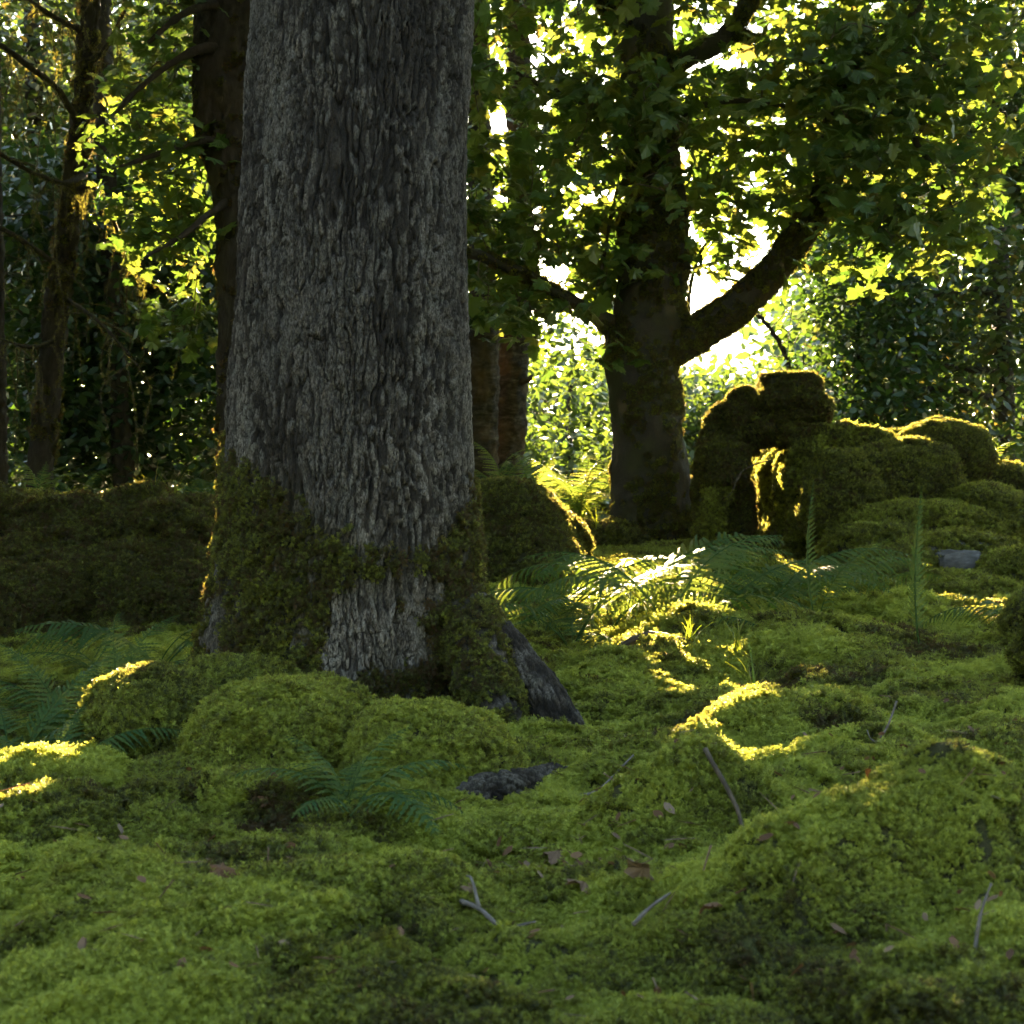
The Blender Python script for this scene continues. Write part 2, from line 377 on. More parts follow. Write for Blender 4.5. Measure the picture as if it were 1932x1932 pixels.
# ------------------------------------------------------------------ the ground: mossy, humped, one sheet to the horizon
BY = [-60, 0, 2, 3.2, 4, 6, 9, 13, 16, 30, 500]; BZ = [-.045, -.045, -.045, -.045, -.035, .01, .09, .23, .26, .2, 0]
BUMPS = []                                     # x, y, rx, ry, height, turn
def bump(px, Y, rx, ry, h, a=0.): BUMPS.append(((px / 1932 - .5) * T2 * Y, Y, rx, ry, h, math.radians(a)))
bump(1740, 2.12, .28, .16, .20, 10); bump(1290, 2.58, .19, .13, .17, 15); bump(1760, 8.9, 2.0, 2.0, -.17); bump(1440, 3.42, .40, .13, .13, 38); bump(1540, 2.75, .2, .1, .06, 25); bump(1750, 3.0, .35, .22, .06, 10)
bump(1880, 1.75, .16, .10, .05); bump(80, 3.0, .34, .12, .10, 24); bump(20, 2.62, .26, .09, .06, 24); bump(480, 2.75, .5, .25, .07); bump(330, 2.35, .3, .12, .05, 15); bump(760, 2.2, .25, .1, .05, -5); bump(150, 2.2, .2, .12, .05)
bump(1150, 4.7, .22, .2, .10); bump(1500, 5.2, .5, .35, .09, 15); bump(1300, 5.35, .22, .1, .10, 25); bump(1240, 5.0, .12, .1, .07); bump(1780, 6.1, .8, .4, .10)
bump(620, 2.1, .35, .15, .03, 10); bump(250, 2.05, .25, .18, .04); bump(1000, 1.95, .22, .1, .03); bump(950, 2.45, .25, .15, -.05); bump(60, 4.0, .5, .5, -.10); bump(700, 3.9, .5, .5, .01)
bump(1420, 2.0, .12, .12, .035); bump(1120, 2.3, .14, .1, .03)
def gh(x, y):
    x = np.asarray(x, float); y = np.asarray(y, float); sh = np.broadcast(x, y).shape
    x, y = np.broadcast_to(x, sh).ravel(), np.broadcast_to(y, sh).ravel()
    z = np.interp(y, BY, BZ) + .09 * np.clip(x - .2, 0, .9)
    for bx, by, rx, ry, h, a in BUMPS:
        dx, dy = x - bx, y - by; u = (dx * math.cos(a) + dy * math.sin(a)) / rx; v_ = (-dx * math.sin(a) + dy * math.cos(a)) / ry
        z = z + h * np.exp(-(u * u + v_ * v_) ** 1.1)
    p = np.stack([x, y, np.zeros_like(x)], 1)
    near = np.exp(-np.clip(y - 7, 0, 99) / 6)
    wx, wy = x + .10 * fbm(p * 5, 2, 3), y + .10 * fbm(p * 5, 2, 4)
    f, _, c = worley2(wx / .30, wy / .26, 5); z = z + near * .055 * (.25 + c) * np.clip(1 - (f / .85) ** 2, 0, 1) ** .7
    f, _, c = worley2(wx / .10, wy / .09, 6); z = z + near * .034 * (.2 + c) * np.clip(1 - (f / .8) ** 2, 0, 1) ** .7
    return (z + .035 * fbm(p * 1.7, 4, 8) + .006 * near * fbm(p * 22, 2, 9)).reshape(sh)
for q_ in ((1330, 3.08, .08), (1390, 3.24, .085), (1450, 3.42, .05), (1240, 4.95, .10), (1300, 5.25, .10), (1390, 5.2, .09), (60, 3.0, .08), (120, 3.06, .07), (30, 2.62, .07)):
    gx = (q_[0] / 1932 - .5) * T2 * q_[1]; GAPS.append((np.array([gx, q_[1], float(gh(gx, q_[1])) + .03]), q_[2]))
yy = np.concatenate([np.linspace(-60, -2, 12), np.linspace(-1.5, 1.2, 12), 1.3 * (9 / 1.3) ** np.linspace(0, 1, 330), 9.15 * (520 / 9.15) ** np.linspace(0, 1, 90)])
ss = np.concatenate([-np.geomspace(14, 1.04, 14), np.linspace(-1, 1, 300), np.geomspace(1.04, 14, 14)])
X = ss[None, :] * (.35 + .40 * np.maximum(yy, 0))[:, None] + np.where(np.abs(ss) > 1, np.sign(ss) * (np.abs(ss) - 1) * 4, 0)[None]
Yg = np.repeat(yy[:, None], len(ss), 1); GV = np.stack([X, Yg, gh(X, Yg)], -1).reshape(-1, 3)
i, j = np.meshgrid(np.arange(len(yy) - 1), np.arange(len(ss) - 1), indexing='ij'); n_ = len(ss)
GQ = np.stack([i * n_ + j, i * n_ + j + 1, (i + 1) * n_ + j + 1, (i + 1) * n_ + j], -1).reshape(-1, 4)
ground = link('ground', mesh_np('ground', GV, [GQ], True, None, MAT['ground'])); ground['kind'] = 'structure'
def gdens(c, n):
    Y = np.maximum(c[:, 1], .5); inview = (np.abs(c[:, 0]) < .38 * Y + .25) & (Y > 1.3) & (Y < 15)
    d = 1 / (.0255 * msc(Y)) ** 2
    bare = .5 * sstep(.30, .45, fbm(c * 2.6, 3, 31)) * (Y < 5)
    bare = np.maximum(bare, np.exp(-(((c[:, 0] - .02) / .16) ** 2 + ((c[:, 1] - 2.42) / .10) ** 2) ** 2))
    return d * inview * (1 - .5 * bare) * np.where(Y > 9, .6, 1)
pts, nr = sample(GV, [GQ], gdens)
tint = .74 + .30 * fbm(pts * 2.2, 3, 41) + .42 * fbm(pts * 8, 2, 42) + rng.normal(0, .09, len(pts)) - .12 * np.clip((pts[:, 1] - 5) / 6, 0, 1)
brown = sstep(.18, .42, fbm(pts * 2.6, 3, 31)) * .30
mo = moss_points(pts, nr, msc(pts[:, 1]) * (1 + .45 * fbm(pts * 3.1, 2, 47)) * rng.uniform(.65, 1.25, len(pts)), tint - brown, None, 'moss', .6)
tag(mo, 'springy green moss carpet covering the humped forest floor', 'moss')

# ------------------------------------------------------------------ the big oak
CY = 4.30; K = T2 * CY / 1932
OZ = np.array([-.1, .0, .12, .22, .36, .62, .86, 1.6, 2.5, 7.5])
OC = np.array([652, 652, 650, 650, 652, 662, 664, 676, 687, 700.]); OR = np.array([.50, .455, .415, .395, .372, .345, .335, .313, .299, .24])
def oakshape(z): return (np.interp(z, OZ, OC) - 966) * K, np.interp(z, OZ, OR)
zz = np.concatenate([np.arange(-.1, 2.2, .0042), np.linspace(2.22, 7.5, 90)])
s_ = np.linspace(-.5, .5, 441)[:-1]; th = 2 * np.pi * s_ - .5 * np.sin(2 * np.pi * s_)     # 0 faces the camera
TH, ZZ = np.meshgrid(th, zz); cx, RR = oakshape(ZZ); U0 = np.zeros(ZZ.size)
cx = cx + .012 * fbm(np.stack([ZZ.ravel() * 1.1, 0 * U0, 0 * U0], 1), 2, 88).reshape(ZZ.shape)
RR = RR * (1 + .018 * np.cos(3 * TH + 1.2) + .012 * np.cos(5 * TH + ZZ)) + .05 * np.exp(-np.clip(ZZ, 0, 9) / .13) * np.cos(4 * TH + .6)
U = (TH * .33).ravel(); Zf = ZZ.ravel(); q = np.stack([U, Zf, np.zeros_like(U)], 1)
Uw = U + .010 * fbm(q * (9, 5, 1), 3, 51) + .004 * vnoise(q * (60, 30, 1), 52); Zw = Zf + .02 * fbm(q * (14, 10, 1), 2, 53)
f1, f2, cid = worley2(Uw / .0100, Zw / .037, 61); crack = np.clip((f2 - f1) / .20, 0, 1) ** .6
g1, g2, _ = worley2(Uw / .052, Zw / .42, 62); fis = np.clip((g2 - g1) / .16, 0, 1)
rgh = fbm(q * (95, 55, 1), 3, 63)
qw = np.stack([Uw, Zw, np.zeros_like(U)], 1)
n1 = vnoise(qw * (62, 8, 1), 65) * .7 + vnoise(qw * (130, 20, 1), 66) * .3; val = np.exp(-(np.abs(n1) / .10) ** 1.4)
n2 = vnoise(qw * (40, 30, 1), 67); val2 = np.exp(-(np.abs(n2) / .07) ** 1.4) * sstep(-.2, .3, vnoise(qw * (30, 14, 1), 68))
cmask = .35 + .65 * sstep(-.3, .3, vnoise(qw * (25, 9, 1), 69)); crack = (1 - (1 - crack) * cmask) * (1 - .85 * val) * (1 - .7 * val2)
disp = .0075 * crack + .005 * (cid - .5) * crack - .008 * val + .006 * fis + .004 * rgh + .022 * fbm(q * (3.5, 1.4, 1), 3, 64)
sx = np.sin(TH).ravel(); zt = np.interp(sx, [-1, -.75, -.5, -.2, .2, .6, .8, 1], [.78, .72, .64, .60, .56, .53, .58, .70])
zb = np.interp(sx, [-1, -.8, -.72, -.55, -.15, 0., .6, .9, 1], [.44, .40, -.1, -.1, -.1, .37, .40, .42, .2])
jit = .14 * fbm(q * (6, 5, 1), 5, 71, .62)
mossy = sstep(-.07, .10, zt + jit - Zf) * sstep(-.06, .08, Zf - zb + jit * .8)
mossy = np.maximum(mossy, .9 * sstep(.09, .02, Zf + jit * .8 - .10)); mossy = np.maximum(mossy, .6 * sstep(.2, .4, fbm(q * (5, 3, 1), 3, 72)) * (Zf < .5))
mossy *= np.where(np.abs(TH.ravel()) > 2.4, .3, 1)
RR = RR + disp.reshape(RR.shape)
OV = np.stack([cx + RR * np.sin(TH), CY - RR * np.cos(TH), ZZ], -1).reshape(-1, 3)
ns = len(th); i, j = np.meshgrid(np.arange(len(zz) - 1), np.arange(ns), indexing='ij'); j2 = (j + 1) % ns
OQ = np.stack([i * ns + j, i * ns + j2, (i + 1) * ns + j2, (i + 1) * ns + j], -1).reshape(-1, 4)
lich = sstep(.25, .75, cid + 1.1 * fbm(q * (6, 2.6, 1), 4, 81) + .1) * crack
lich = np.maximum(lich, .9 * np.exp(-(((sx - .55) / .3) ** 2 + ((Zf - .27) / .13) ** 2)) * crack)
stain = sstep(-.25, .3, fbm(q * (3.5, 1.3, 1), 4, 83)); plate = np.clip((crack ** 1.5 * (.22 + .6 * cid) + .25 * rgh) * (.6 + .6 * stain), 0, 1); lich = lich * (.5 + .6 * stain)
oak = thing('oak_tree', (0.5 * (oakshape(0.)[0] * 2), CY, .0), 'big oak with rough grey bark and mossy base, foremost trunk', 'tree')
part('trunk', OV, [OQ], MAT['oak_bark'], oak, True, {'plate': ('FLOAT', plate), 'lichen': ('FLOAT', lich), 'mossy': ('FLOAT', mossy)})
mq = mossy[OQ[:, 0]]; qm = np.concatenate([mq, mq])
pts, nr = sample(OV, [OQ], lambda c, n: 3600 * np.clip(qm * 1.2 - .15, 0, 1) ** 1.5 * (.35 + .65 * sstep(-.15, .2, fbm(c * (22, 22, 13), 3, 93))) * (c[:, 2] > -.02))
moss_points(pts, nr, rng.uniform(.38, .8, len(pts)), .30 + .22 * fbm(pts * 5, 3, 91) + rng.normal(0, .09, len(pts)) - .12 * (pts[:, 0] + .4), oak, 'moss', .5)
def root(pp, rr, nm='root', mossp=.4, seed=1):
    path = spline(pp, 150); rad = np.interp(np.linspace(0, 1, 150), np.linspace(0, 1, len(rr)), rr)
    NS = 90; ln = np.concatenate([[0], np.cumsum(np.linalg.norm(np.diff(path, axis=0), axis=1))]); ang = np.linspace(0, 2 * np.pi, NS, endpoint=False)
    uu = (ang[None] * np.maximum(rad, .03)[:, None]).ravel(); ll = np.repeat(ln, NS); ck = [0]
    def dsp(p):
        nz = fbm(p * 14, 3, seed + 5); w1, w2, _ = worley2((uu + .012 * nz) / .014, (ll + .03 * nz) / .06, seed); ck[0] = np.clip((w2 - w1) / .3, 0, 1) ** .7
        return .12 * rad.mean() * fbm(p * 9, 3, seed) * 2 + .010 * ck[0] + .004 * fbm(p * 90, 3, seed + 2)
    V, Q, T = tube(path, rad, NS, dsp); ckv = np.append(ck[0], [.5, .5])
    n = len(V); pl = np.clip(ckv * (.35 + .6 * fbm(V * 40, 3, 5)), 0, 1)
    ml = sstep(.0, .3, fbm(V * 8, 3, seed + 4) + mossp - .35)
    o = part(nm, V, [Q, T], MAT['oak_bark'], oak, True, {'plate': ('FLOAT', pl), 'lichen': ('FLOAT', sstep(-.1, .4, fbm(V * 14, 3, 6)) * .6 * ckv), 'mossy': ('FLOAT', ml)})
    mm = ml[Q[:, 0]]; mm = np.concatenate([mm, mm])
    a, b_ = sample(V, [Q], lambda c, n: 3600 * mm * (n[:, 2] > -.3))
    if len(a): moss_points(a, b_, rng.uniform(.35, .65, len(a)), .35 + rng.normal(0, .12, len(a)), oak, 'moss')
root([P(850, 1140, 4.25), P(905, 1190, 4.12), P(965, 1250, 4.02), P(1030, 1330, 3.95), P(1075, 1400, 3.9), P(1110, 1480, 3.86)], [.09, .075, .062, .055, .048, .03], mossp=.12, seed=21)
root([P(880, 1180, 4.1), P(910, 1270, 3.95), P(930, 1360, 3.84), P(945, 1460, 3.78)], [.085, .075, .07, .06], mossp=1.0, seed=22)
def onground(px, Y, dz=0.):
    x = (px / 1932 - .5) * T2 * Y; return np.array([x, Y, float(gh(x, Y)) + dz])
root([onground(1100, 3.35, -.02), onground(1040, 3.2, .012), onground(975, 3.02, .018), onground(915, 2.9, .012), onground(865, 2.84, -.02)], [.03, .034, .04, .034, .02], mossp=.12, seed=25)

# ------------------------------------------------------------------ boulders
import bmesh
_bm = bmesh.new(); bmesh.ops.create_icosphere(_bm, subdivisions=6, radius=1); ICO_V = np.array([v.co[:] for v in _bm.verts]); ICO_F = np.array([[v.index for v in f.verts] for f in _bm.faces]); _bm.free()
_bm = bmesh.new(); bmesh.ops.create_icosphere(_bm, subdivisions=5, radius=1); ICO5_V = np.array([v.co[:] for v in _bm.verts]); ICO5_F = np.array([[v.index for v in f.verts] for f in _bm.faces]); _bm.free()
def blobmesh(px, py, Y, rx, ry, rz, seed, amp=.16, box=.0, dome=.10, lean=0.):
    """lumpy block centred at a place; rx, rz in picture units at that distance, ry in metres"""
    k = T2 * Y / 1932; n = ICO5_V
    if box: n = np.sign(n) * np.abs(n) ** (1 - box); n = n / (np.max(np.abs(n), 1)[:, None] * box + np.linalg.norm(n, axis=1)[:, None] * (1 - box))
    r = np.array([rx * k, ry, rz * k]); m_ = r.min()
    p = n * r; s = 1.0 / max(m_, .05)
    d = amp * m_ * fbm(p * s * .9 + seed * 3.1, 4, seed) * 1.6 + dome * m_ * np.sqrt(np.clip(1 - (worley3(p * s * 1.7 + seed, seed + 3) / .9) ** 2, 0, 1))
    d = d * (1.35 if Y < 9 else 1.) + (.075 if Y < 9 else .045) * m_ * fbm(p * s * 3.6, 4, seed + 8)
    V = p + n * d[:, None]; V[:, 0] += lean * V[:, 2]
    return V + P(px, py, Y), ICO5_F
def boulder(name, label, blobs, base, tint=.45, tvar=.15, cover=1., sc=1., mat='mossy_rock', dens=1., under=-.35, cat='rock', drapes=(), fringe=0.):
    th_ = thing(name, base, label, cat); B = Bag()
    for b_ in blobs: V, F = blobmesh(*b_); B.add(V, T=F)
    B.part('rock', MAT[mat], th_)
    V = np.concatenate(B.V); F = B.faces()
    if cover > 0:
        Y = base[1]; s = msc(Y) * sc
        def dn(c, n):
            k = sstep(under - .25, under + .2, n[:, 2] + .35 * fbm(c * (2.5 / s), 3, 17)) if cover < 1.5 else 1.
            patch = sstep(.5 - cover, .8 - cover, .5 + .5 * fbm(c * (3 / s), 3, 19) * 1.6) if cover < 1 else 1.
            return dens / (.027 * s) ** 2 * k * patch * np.where((n[:, 1] > .55), .45, 1) * (c[:, 2] > -.05 if Y < 4.5 else c[:, 2] > -.3)
        a, nn = sample(V, F, dn)
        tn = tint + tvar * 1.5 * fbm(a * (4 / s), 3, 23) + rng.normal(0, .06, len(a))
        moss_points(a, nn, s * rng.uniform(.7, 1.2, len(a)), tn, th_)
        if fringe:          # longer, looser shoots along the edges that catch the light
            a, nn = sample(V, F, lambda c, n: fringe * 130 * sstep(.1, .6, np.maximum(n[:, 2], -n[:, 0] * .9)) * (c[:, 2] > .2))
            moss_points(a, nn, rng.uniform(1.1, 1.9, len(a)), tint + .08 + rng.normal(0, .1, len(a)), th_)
    for pp, rr in drapes:
        path = spline(pp, 40); rad = np.interp(np.linspace(0, 1, 40), np.linspace(0, 1, len(rr)), rr)
        path = path + .035 * np.stack([fbm(path * 5, 2, 31), fbm(path * 5, 2, 32), 0 * rad], 1)
        V, Q, T = tube(path, rad * .8, 16, lambda p: .2 * rad.mean() * fbm(p * 12, 2, 33))
        st = part('moss_strand', V, [Q, T], MAT['mossy_rock'], th_)
        a, nn = sample(V, [Q], lambda c, n: 1000 + 0 * c[:, 0])
        loc = a - np.array(th_.location)
        o = moss_points(a, nn, rng.choice([.8, 1.1, 1.4, 2.0], len(a)), tint + .2 + rng.normal(0, .1, len(a)), th_, 'moss', .1)
    return th_
def gbase(px, Y): p = onground(px, Y); return (float(p[0]), float(p[1]), float(p[2]))
# mossy humps against the oak
boulder('mossy_boulder', 'rounded mossy hump at the left foot of the oak', [(300, 1400, 3.5, 135, .2, 122, 1, .12, .1, .08), (440, 1350, 3.75, 130, .22, 100, 2, .12, 0, .08)], gbase(300, 3.5), .46, .10, 1.6, dens=1.2)
boulder('mossy_boulder', 'bright mossy hump below the middle of the oak trunk', [(520, 1440, 3.2, 155, .2, 122, 3, .12, .1, .10), (590, 1390, 3.5, 110, .16, 95, 4, .12, 0, .08)], gbase(515, 3.2), .60, .12, 1.6, dens=1.2)
boulder('mossy_boulder', 'bright round moss cushion under the oak beside the bare root', [(808, 1470, 3.1, 155, .19, 112, 5, .12, .1, .12)], gbase(805, 3.12), .66, .12, 1.6, dens=1.2)
boulder('mossy_boulder', 'low mossy swell running left from the oak humps', [(360, 1530, 3.05, 250, .22, 80, 6, .08, 0, .08)], gbase(330, 3.05), .52, .12, 1.6, dens=1.2)
# shaded bank on the left, its shade painted in as darker moss
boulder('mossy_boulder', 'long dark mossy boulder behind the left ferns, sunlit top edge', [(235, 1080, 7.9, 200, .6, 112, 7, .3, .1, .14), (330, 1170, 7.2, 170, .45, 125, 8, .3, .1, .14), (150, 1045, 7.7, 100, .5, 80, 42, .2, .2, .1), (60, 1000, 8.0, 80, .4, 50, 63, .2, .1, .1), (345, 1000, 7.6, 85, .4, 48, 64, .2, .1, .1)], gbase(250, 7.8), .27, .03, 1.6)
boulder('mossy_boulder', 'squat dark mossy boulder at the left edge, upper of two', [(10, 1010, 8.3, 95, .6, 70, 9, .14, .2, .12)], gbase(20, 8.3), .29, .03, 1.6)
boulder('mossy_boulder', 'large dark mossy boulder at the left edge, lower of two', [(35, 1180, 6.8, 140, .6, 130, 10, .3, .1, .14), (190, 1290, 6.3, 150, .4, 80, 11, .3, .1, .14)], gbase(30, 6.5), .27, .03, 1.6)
# between oak and sycamore, the shade there put into a darker moss tint
boulder('mossy_boulder', 'dark dome-shaped mossy boulder between the oak and the sycamore', [(945, 1030, 10.5, 118, .6, 110, 12, .10, .1, .10), (960, 1090, 10.0, 130, .5, 90, 13, .10, 0, .14), (1040, 1030, 11, 62, .4, 60, 14, .1, 0, .1)], gbase(960, 10.4), .31, .04, 1.6)
boulder('mossy_boulder', 'low dark mossy rock behind the bright fern', [(1130, 1040, 12.6, 90, .4, 48, 15, .1, .2, .1)], gbase(1130, 12.6), .32, .04, 1.6)
# the outcrop on the right
YR = 12.0
def fold(Y, x0, tz, k):
    """a fold of moss hanging down the left flank of the outcrop"""
    w_ = [.03 * math.sin(2.1 * k + q) for q in range(6)]
    return ([(x0 + .75, Y + .12, tz - .02), (x0 + .40, Y + .05, tz + .04), (x0 + .13, Y, tz - .04), (x0 + w_[0], Y, tz - .24), (x0 + .03 + w_[1], Y + w_[4], tz - .5), (x0 + w_[2] - .01, Y, .35), (x0 - .03 + w_[3], Y + w_[5], .1)],
            [.10, .10, .095, .08, .07, .065, .055])
def dr(pts): return [P(1288 + a / 3, 644 + b / 3, 11.95 + c * 1.1) for a, b, c in pts]
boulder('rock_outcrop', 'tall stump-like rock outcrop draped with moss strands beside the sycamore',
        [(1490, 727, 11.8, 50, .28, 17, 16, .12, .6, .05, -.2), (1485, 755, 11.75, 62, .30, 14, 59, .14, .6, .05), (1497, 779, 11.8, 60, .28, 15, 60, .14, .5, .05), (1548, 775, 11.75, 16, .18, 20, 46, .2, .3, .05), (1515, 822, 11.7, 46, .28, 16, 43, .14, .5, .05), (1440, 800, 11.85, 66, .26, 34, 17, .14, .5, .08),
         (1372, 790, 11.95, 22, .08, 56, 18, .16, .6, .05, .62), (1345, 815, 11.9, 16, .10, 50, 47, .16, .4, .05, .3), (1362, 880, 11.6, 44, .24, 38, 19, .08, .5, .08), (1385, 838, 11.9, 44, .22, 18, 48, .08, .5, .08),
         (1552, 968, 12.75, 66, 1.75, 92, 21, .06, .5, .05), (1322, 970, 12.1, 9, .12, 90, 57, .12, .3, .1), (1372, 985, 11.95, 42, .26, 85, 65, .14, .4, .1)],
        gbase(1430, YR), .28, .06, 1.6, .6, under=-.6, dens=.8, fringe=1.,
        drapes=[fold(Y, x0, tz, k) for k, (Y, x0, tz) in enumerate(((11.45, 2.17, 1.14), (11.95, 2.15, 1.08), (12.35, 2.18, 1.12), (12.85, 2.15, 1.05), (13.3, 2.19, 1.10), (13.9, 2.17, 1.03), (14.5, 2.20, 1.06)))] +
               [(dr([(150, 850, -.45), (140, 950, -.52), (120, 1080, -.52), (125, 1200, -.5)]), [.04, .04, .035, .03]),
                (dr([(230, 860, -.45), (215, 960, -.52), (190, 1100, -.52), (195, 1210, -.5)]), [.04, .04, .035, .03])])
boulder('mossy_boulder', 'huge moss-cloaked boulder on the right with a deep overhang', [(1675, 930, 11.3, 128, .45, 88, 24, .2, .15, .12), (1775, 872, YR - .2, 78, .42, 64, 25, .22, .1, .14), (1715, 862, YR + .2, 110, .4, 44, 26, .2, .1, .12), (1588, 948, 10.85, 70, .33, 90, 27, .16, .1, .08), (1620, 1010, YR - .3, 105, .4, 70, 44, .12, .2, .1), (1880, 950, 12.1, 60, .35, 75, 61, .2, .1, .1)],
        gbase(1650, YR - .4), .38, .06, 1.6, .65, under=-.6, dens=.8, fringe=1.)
boulder('mossy_boulder', 'low dark rock behind the left foot of the tall outcrop', [(1322, 985, 13.7, 60, .3, 80, 20, .1, .5, .1), (1390, 1000, 17.0, 90, .4, 62, 49, .1, .4, .1), (1330, 1000, 15.4, 70, 1.2, 55, 62, .1, .4, .1)], gbase(1450, 14.4), .25, .08, 1.6, .8)
boulder('mossy_boulder', 'layered mossy ledge in front of the huge boulder', [(1740, 1010, 10.6, 165, .5, 50, 28, .12, .2, .2), (1850, 985, 10.8, 70, .4, 55, 29, .12, .2, .2), (1660, 1060, 10.2, 95, .4, 60, 30, .12, .2, .2)], gbase(1740, 10.5), .52, .10, 1.6)
boulder('mossy_boulder', 'mossy rock with a bare grey face at the right', [(1800, 1075, 9.6, 110, .4, 55, 31, .14, .3, .18), (1690, 1090, 9.3, 62, .35, 48, 32, .14, .3, .16)], gbase(1800, 9.5), .50, .10, .78, mat='slate')
boulder('mossy_boulder', 'broad mossy mound below the rocks at the right', [(1810, 1150, 8.4, 130, .5, 50, 33, .12, .2, .2), (1650, 1180, 7.8, 100, .4, 42, 34, .12, .1, .2), (1930, 1110, 8.6, 70, .4, 60, 45, .1, .1, .1)], gbase(1800, 8.3), .55, .10, 1.6)
boulder('mossy_boulder', 'small rounded mossy stone among the grey rocks at the right', [(1885, 1065, 9.2, 36, .2, 24, 35, .1, .1, .1)], gbase(1885, 9.2), .5, .08, 1.6)
boulder('mossy_boulder', 'blurred mossy hump cut by the right edge', [(1955, 1190, 4.3, 45, .12, 70, 36, .1, .1, .1)], gbase(1950, 4.3), .5, .08, 1.6)
def stone(label, px, py, Y, rx, ry, rz, seed):
    boulder('stone', label, [(px, py, Y, rx, ry, rz, seed, .22, .55, .02)], gbase(px, Y), cover=0, mat='slate', cat='stone')
stone('dark wedge-shaped stone lying in the moss at the right', 1745, 1222, 6.3, 32, .09, 17, 51)
stone('flat grey stone between mossy mounds at the right edge', 1842, 1185, 7.0, 40, .14, 20, 52)
stone('pale grey slab below the layered mossy ledge', 1800, 1062, 9.1, 42, .2, 24, 53)
stone('grey slab at the right edge above the mossy mound', 1915, 1055, 9.0, 34, .2, 18, 54)
stone('small flat grey stone in the moss under the big boulder', 1700, 1255, 5.9, 16, .05, 7, 55)

# ------------------------------------------------------------------ leaves
def maple():
    h = [(-.02, 0), (-.10, .20), (-.06, .34), (-.14, .46), (.06, .50), (.16, .38), (.24, .55), (.38, .72), (.46, .52), (.44, .33), (.58, .40), (.72, .30), (.80, .13), (1.0, 0)]
    out = h + [(x, -y) for x, y in h[-2:0:-1]]
    V = [(.28, 0, .0)] + [(x, y, -.22 * abs(y) - .22 * x * x + .05 * math.sin(9 * y)) for x, y in out]
    n = len(out); T = [(0, 1 + i, 1 + (i + 1) % n) for i in range(n)]
    V = np.array(V); V[0, 2] = -.01; return V, np.array(T)
MAPLE_V, MAPLE_T = maple()
OVAL_V = np.array([(0, 0, 0), (.3, .26, -.05), (.72, .22, -.10), (1, 0, -.16), (.72, -.22, -.10), (.3, -.26, -.05)]); OVAL_T = np.array([(0, 1, 5), (1, 2, 5), (2, 4, 5), (2, 3, 4)])
def leafframes(n, flat=.55, droop=.35, out=None):
    """roughly level, drooping leaves: local x is the midrib, z the upper side"""
    az = rng.random(n) * 6.283; e = -np.abs(rng.normal(droop, .35, n))
    x = np.stack([np.cos(az) * np.cos(e), np.sin(az) * np.cos(e), np.sin(e)], 1)
    z = rng.normal(0, flat, (n, 3)) + (0, 0, 1); z -= x * np.sum(z * x, 1)[:, None]; z /= np.linalg.norm(z, axis=1)[:, None]
    return np.stack([x, np.cross(z, x), z], 2)
def region(n, x0, x1, y0, y1, Y0, Y1):
    Y = rng.uniform(Y0, Y1, n); return np.stack([(rng.uniform(x0, x1, n) / 1932 - .5) * T2 * Y, Y, ZC + (.5 - rng.uniform(y0, y1, n) / 1932) * T2 * Y], 1)
def grow(nodes, centers, r0=.004, step=.25):
    """join each spray to the nearest wood already there; returns one bag of twigs"""
    B = Bag(); nd = np.asarray(nodes, float)
    d = np.min(np.linalg.norm(centers[:, None] - nd[None], axis=2), 1)
    for i in np.argsort(d):
        c = centers[i]; k = np.argmin(np.linalg.norm(nd - c, axis=1)); a = nd[k]; L = np.linalg.norm(c - a)
        if L < .03: continue
        mid = (a + c) / 2 + rng.normal(0, .10, 3) * L + (0, 0, .10 * L)
        pth = spline([a, mid, c], max(4, int(L / .12) + 2)); B.add(*tube(pth, np.linspace(r0 * (1 + 1.2 * L), r0 * .7, len(pth)), 5, cap=False), a=.5)
        nd = np.vstack([nd, pth[1:]])
    return B
def project(p): return p[:, 0] / (T2 * p[:, 1]) * 1932 + 966, 966 - (p[:, 2] - ZC) / (T2 * p[:, 1]) * 1932
